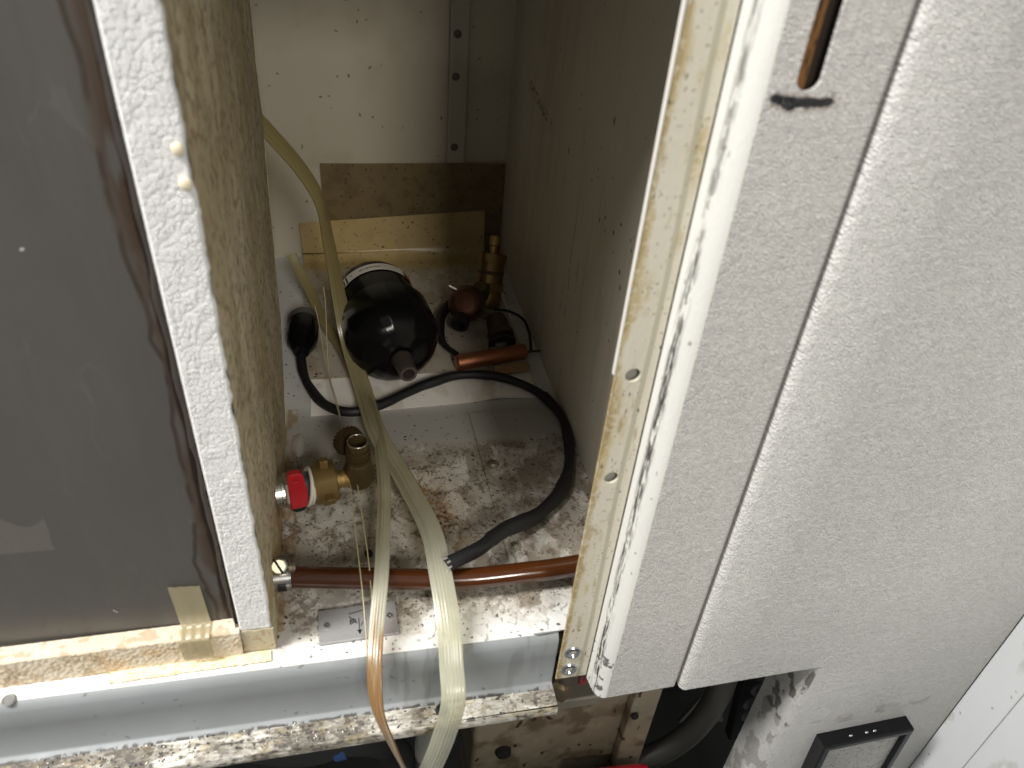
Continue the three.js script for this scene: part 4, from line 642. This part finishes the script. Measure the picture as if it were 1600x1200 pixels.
// ---------------------------------------------------------------- plate with the drain sign
{
  const t = thing('sign_plate', 'small grey metal plate with a black drain arrow, riveted to the tray', 'sign plate', [-0.0308, 0.0003, -0.0192]);
  t.rotation.y = 0.03;
  const cv = document.createElement('canvas'); cv.width = 512; cv.height = 256; const c = cv.getContext('2d');
  c.fillStyle = '#a3a2a3'; c.fillRect(0, 0, 512, 256);
  for (let i = 0; i < 900; i++) { const k = 130 + hash(i, 1, 1) * 60; c.fillStyle = `rgba(${k},${k - 4},${k - 10},0.5)`; c.fillRect(hash(i, 2, 1) * 512, hash(i, 3, 1) * 256, 1 + hash(i, 4, 1) * 5, 1 + hash(i, 5, 1) * 4); }
  for (let i = 0; i < 140; i++) { c.fillStyle = 'rgba(92,86,80,0.7)'; const y = hash(i, 7, 1) ** 1.5 * 256; c.fillRect(hash(i, 6, 1) * 512, y, 1 + hash(i, 8, 1) * 4, 1 + hash(i, 9, 1) * 3); }
  c.strokeStyle = '#161616'; c.fillStyle = '#161616'; c.lineWidth = 6; c.lineCap = 'round';
  c.beginPath(); c.moveTo(200, 58); c.lineTo(302, 40); c.lineTo(306, 118); c.stroke();                                                // bracket line
  c.beginPath(); c.moveTo(206, 100); c.lineTo(206, 140); c.moveTo(200, 78); c.lineTo(250, 136); c.moveTo(206, 140); c.lineTo(222, 132); c.moveTo(262, 100); c.lineTo(262, 196); c.moveTo(286, 134); c.lineTo(274, 158); c.stroke();
  c.lineWidth = 5; c.beginPath(); c.arc(228, 116, 15, 0, 6.3); c.stroke(); c.beginPath(); c.arc(228, 116, 6, 0, 6.3); c.stroke();
  c.beginPath(); c.moveTo(246, 190); c.lineTo(278, 190); c.lineTo(262, 226); c.closePath(); c.fill();
  const ct = new THREE.CanvasTexture(cv); ct.colorSpace = THREE.SRGBColorSpace;
  const g = new RoundedBoxGeometry(0.0437, 0.0016, 0.0222, 2, 0.0004);
  mesh('plate', planar(g, (x) => (x + 0.02185) / 0.0437, (x, y, z) => (0.0111 - z) / 0.0222), std({ map: ct, roughness: 0.42, metalness: 0.35 }), t).position.y = 0.0012;
  const rv = lathe([[0, 0.0002], [0.0006, 0.0003], [0.0009, 0.0011], [0.0015, 0.0011], [0.0019, 0.0005], [0.002, 0]], 22);
  for (const [x, z] of [[-0.0172, 0.0], [0.0177, -0.0008]]) mesh('rivet', rv, steel, t).position.set(x, 0.002, z);
}
// near-black pellet standing for a hole in the floor, and a bung
tag(mesh('hole_pellet', new THREE.DodecahedronGeometry(0.0026, 1).scale(1, 0.9, 1), hole), 'dark round crumb standing for a hole in the floor, left of the stained strap', 'pellet').position.set(-0.0224, 0.0016, -0.0692);
{ const b = thing('black_bung', 'small black rubber bung under the valve', 'bung', [-0.0655, 0, -0.117]); mesh('plug_body', lathe([[0, 0.006], [0.0042, 0.006], [0.0052, 0.0045], [0.0056, 0], [0, 0]], 24), blackRubber, b); }
// ---------------------------------------------------------------- below the tray
{
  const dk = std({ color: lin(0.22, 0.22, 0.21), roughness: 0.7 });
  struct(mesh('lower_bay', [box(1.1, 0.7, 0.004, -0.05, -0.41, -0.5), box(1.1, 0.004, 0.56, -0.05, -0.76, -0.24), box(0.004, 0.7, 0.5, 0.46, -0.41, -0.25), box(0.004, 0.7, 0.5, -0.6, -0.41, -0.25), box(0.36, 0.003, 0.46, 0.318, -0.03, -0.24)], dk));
  const shadeCart = thing('added_shade_trolley', 'dark grey tool trolley added unseen in front of the machine to shade its lower part', 'trolley', [0.2, -0.76, 0.84]);  // added behind the camera to shade the gap and lower door
  const cm = std({ color: lin(0.12, 0.125, 0.13), roughness: 0.45 });
  mesh('body', box(1.1, 0.95, 0.44, 0, 0.6, 0, 0.015), cm, shadeCart); mesh('top_tray', box(1.14, 0.03, 0.48, 0, 1.09, 0, 0.01), cm, shadeCart);
  for (let i = 0; i < 4; i++) { const d = mesh('drawer', box(1.02, 0.2, 0.012, 0, 0.26 + i * 0.225, -0.224, 0.004), std({ color: lin(0.16, 0.165, 0.17), roughness: 0.4 }), shadeCart); mesh('handle', box(0.5, 0.018, 0.02, 0, 0.33 + i * 0.225, -0.238, 0.006), steel, d); }
  for (const x of [-0.48, 0.48]) for (const z of [-0.17, 0.17]) mesh('wheel', new THREE.CylinderGeometry(0.055, 0.055, 0.03, 24).rotateZ(Math.PI / 2).translate(x, 0.055, z), blackRubber, shadeCart);
  tag(mesh('added_lower_cover', box(0.86, 0.5, 0.012, -0.192, -0.43, 0.024, 0.002), std({ color: lin(0.5, 0.49, 0.46), roughness: 0.5 })), 'light grey lower cover of the machine, added out of view to keep light from the open gap', 'cover panel');  // unseen panel added to darken the gap under the tray
  const t = thing('machine_housing', 'dull cream metal housing with dark spots under the tray', 'housing');
  const hMap = tex(512, 512, (u, v) => { let c = over([150, 139, 119], [128, 116, 96], fbm(u * 6, v * 6, 210)); c = over(c, [92, 78, 58], 0.75 * ss(0.5, 0.72, fbm(u * 9, v * 12, 211, 5))); c = over(c, [160, 150, 130], 0.3 * ss(0.6, 0.72, fbm(u * 22, v * 22, 212, 3))); if (speck(u * 14, v * 14, 213, 0.14, 0.22)) c = over(c, [54, 26, 18], 0.85); return c; });
  const hm = std({ map: hMap, roughness: 0.6 });
  mesh('front_panel', planar(box(0.132, 0.2, 0.05, 0.109, -0.176, -0.047, 0.004), (x) => (x - 0.04) / 0.14, (x, y) => (y + 0.28) / 0.21), hm, t);
  mesh('side_post', planar(box(0.02, 0.19, 0.008, 0.1635, -0.176, -0.018, 0.001), (x) => (x - 0.04) / 0.14, (x, y) => (y + 0.28) / 0.21), hm, t);
  mesh('top_bracket', box(0.05, 0.01, 0.03, 0.095, -0.082, -0.014, 0.002), std({ color: lin(0.2, 0.18, 0.14), roughness: 0.6, metalness: 0.3 }), t);
  mesh('knob', lathe([[0, 0.004], [0.005, 0.004], [0.0058, 0.002], [0.006, 0]], 20).rotateX(Math.PI / 2), hole, t).position.set(0.0655, -0.17, -0.0215);
  mesh('bolt', lathe([[0, 0.003], [0.0025, 0.0026], [0.003, 0]], 16).rotateX(Math.PI / 2), hole, t).position.set(0.157, -0.1335, -0.0138);
  const f = thing('white_fitting', 'dull white round fitting hanging below the tray, left of the straps', 'fitting', [0.0085, -0.086, -0.002]);
  mesh('collar', lathe([[0.0075, 0.04], [0.0078, -0.018], [0.0088, -0.02], [0.0088, -0.034], [0.008, -0.036]], 28), std({ color: lin(0.3, 0.29, 0.26), roughness: 0.5 }), f);
  mesh('neck', lathe([[0.0082, -0.036], [0.0082, -0.05], [0.006, -0.052], [0.006, -0.12]], 24), steelDark, f);
  const v = thing('brass_stopcock', 'small dirty brass stopcock with a red tip hidden under the flange', 'valve', [0.0915, -0.058, -0.004]);
  mesh('body', lathe([[0.006, 0.02], [0.006, 0.002], [0.009, 0.0], [0.009, -0.013], [0.007, -0.016], [0.004, -0.02]], 6), std({ color: lin(0.15, 0.11, 0.06), metalness: 0.6, roughness: 0.5 }), v);
  mesh('barrel', lathe([[0.0078, 0.0025], [0.0078, 0.017], [0.0065, 0.018]], 24).translate(0.0035, 0, 0), std({ color: lin(0.09, 0.075, 0.05), metalness: 0.5, roughness: 0.5 }), v);
  mesh('red_tip', box(0.0055, 0.02, 0.004, 0.0128, 0.0065, 0.004, 0.0015).rotateZ(0.12), std({ color: lin(0.24, 0.01, 0.015), roughness: 0.4 }), v);
  const p = thing('grey_pipe', 'bent dull grey pipe behind the gap under the covers', 'pipe');
  mesh('pipe_run', tube([[0.226, -0.06, -0.03], [0.2247, -0.118, -0.02], [0.2205, -0.165, -0.02], [0.208, -0.194, -0.02], [0.187, -0.2115, -0.02], [0.16, -0.221, -0.025]], 0.0092, 60, 24), std({ color: lin(0.055, 0.053, 0.046), roughness: 0.5, metalness: 0.2 }), p);
  const h = thing('red_handle', 'red plastic handle at the bottom edge, under the housing', 'handle', [0.0, 0, 0]);
  mesh('grip', aim(lathe([[0, 0], [0.0085, 0.0005], [0.0098, 0.003], [0.0098, 0.05], [0.0088, 0.058], [0, 0.0585]], 28), [0.1135, -0.186, 0.004], [0.171, -0.192, 0.004]), phys({ color: lin(0.36, 0.006, 0.02), roughness: 0.35, clearcoat: 0.3 }), h);
  const k = thing('black_bracket', 'black bracket holding pale clips in the dark gap right of the pipe', 'bracket', [0.252, -0.135, -0.03]);
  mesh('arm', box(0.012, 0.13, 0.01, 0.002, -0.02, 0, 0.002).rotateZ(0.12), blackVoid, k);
  for (const [x, y] of [[0.002, 0.005], [0.001, -0.014], [0.004, -0.031]]) mesh('clip', new THREE.TorusGeometry(0.0045, 0.002, 8, 20).scale(1, 0.8, 1).rotateY(0.5), std({ color: lin(0.14, 0.14, 0.135), roughness: 0.5 }), k).position.set(x, y, 0.012);
  const g = thing('grey_shroud', 'dull grey angular plate low in the dark gap', 'plate', [0.237, -0.19, -0.045]);
  mesh('blade', new THREE.ExtrudeGeometry(new THREE.Shape([[0.003, 0.04], [0.024, -0.03], [-0.018, -0.02]].map((q) => new THREE.Vector2(...q))), { depth: 0.002, bevelEnabled: true, bevelSize: 0.0005, bevelThickness: 0.0005, bevelSegments: 1 }), std({ color: lin(0.12, 0.115, 0.1), roughness: 0.5 }), g);
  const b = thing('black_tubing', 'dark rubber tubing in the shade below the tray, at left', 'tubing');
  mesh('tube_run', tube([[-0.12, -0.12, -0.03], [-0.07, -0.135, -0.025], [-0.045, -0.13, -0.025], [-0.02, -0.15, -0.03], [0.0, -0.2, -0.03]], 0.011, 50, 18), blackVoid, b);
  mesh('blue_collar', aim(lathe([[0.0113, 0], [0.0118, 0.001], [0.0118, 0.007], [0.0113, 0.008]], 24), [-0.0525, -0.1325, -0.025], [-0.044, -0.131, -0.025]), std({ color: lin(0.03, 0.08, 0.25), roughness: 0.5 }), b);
}
renderer.render(scene, camera);
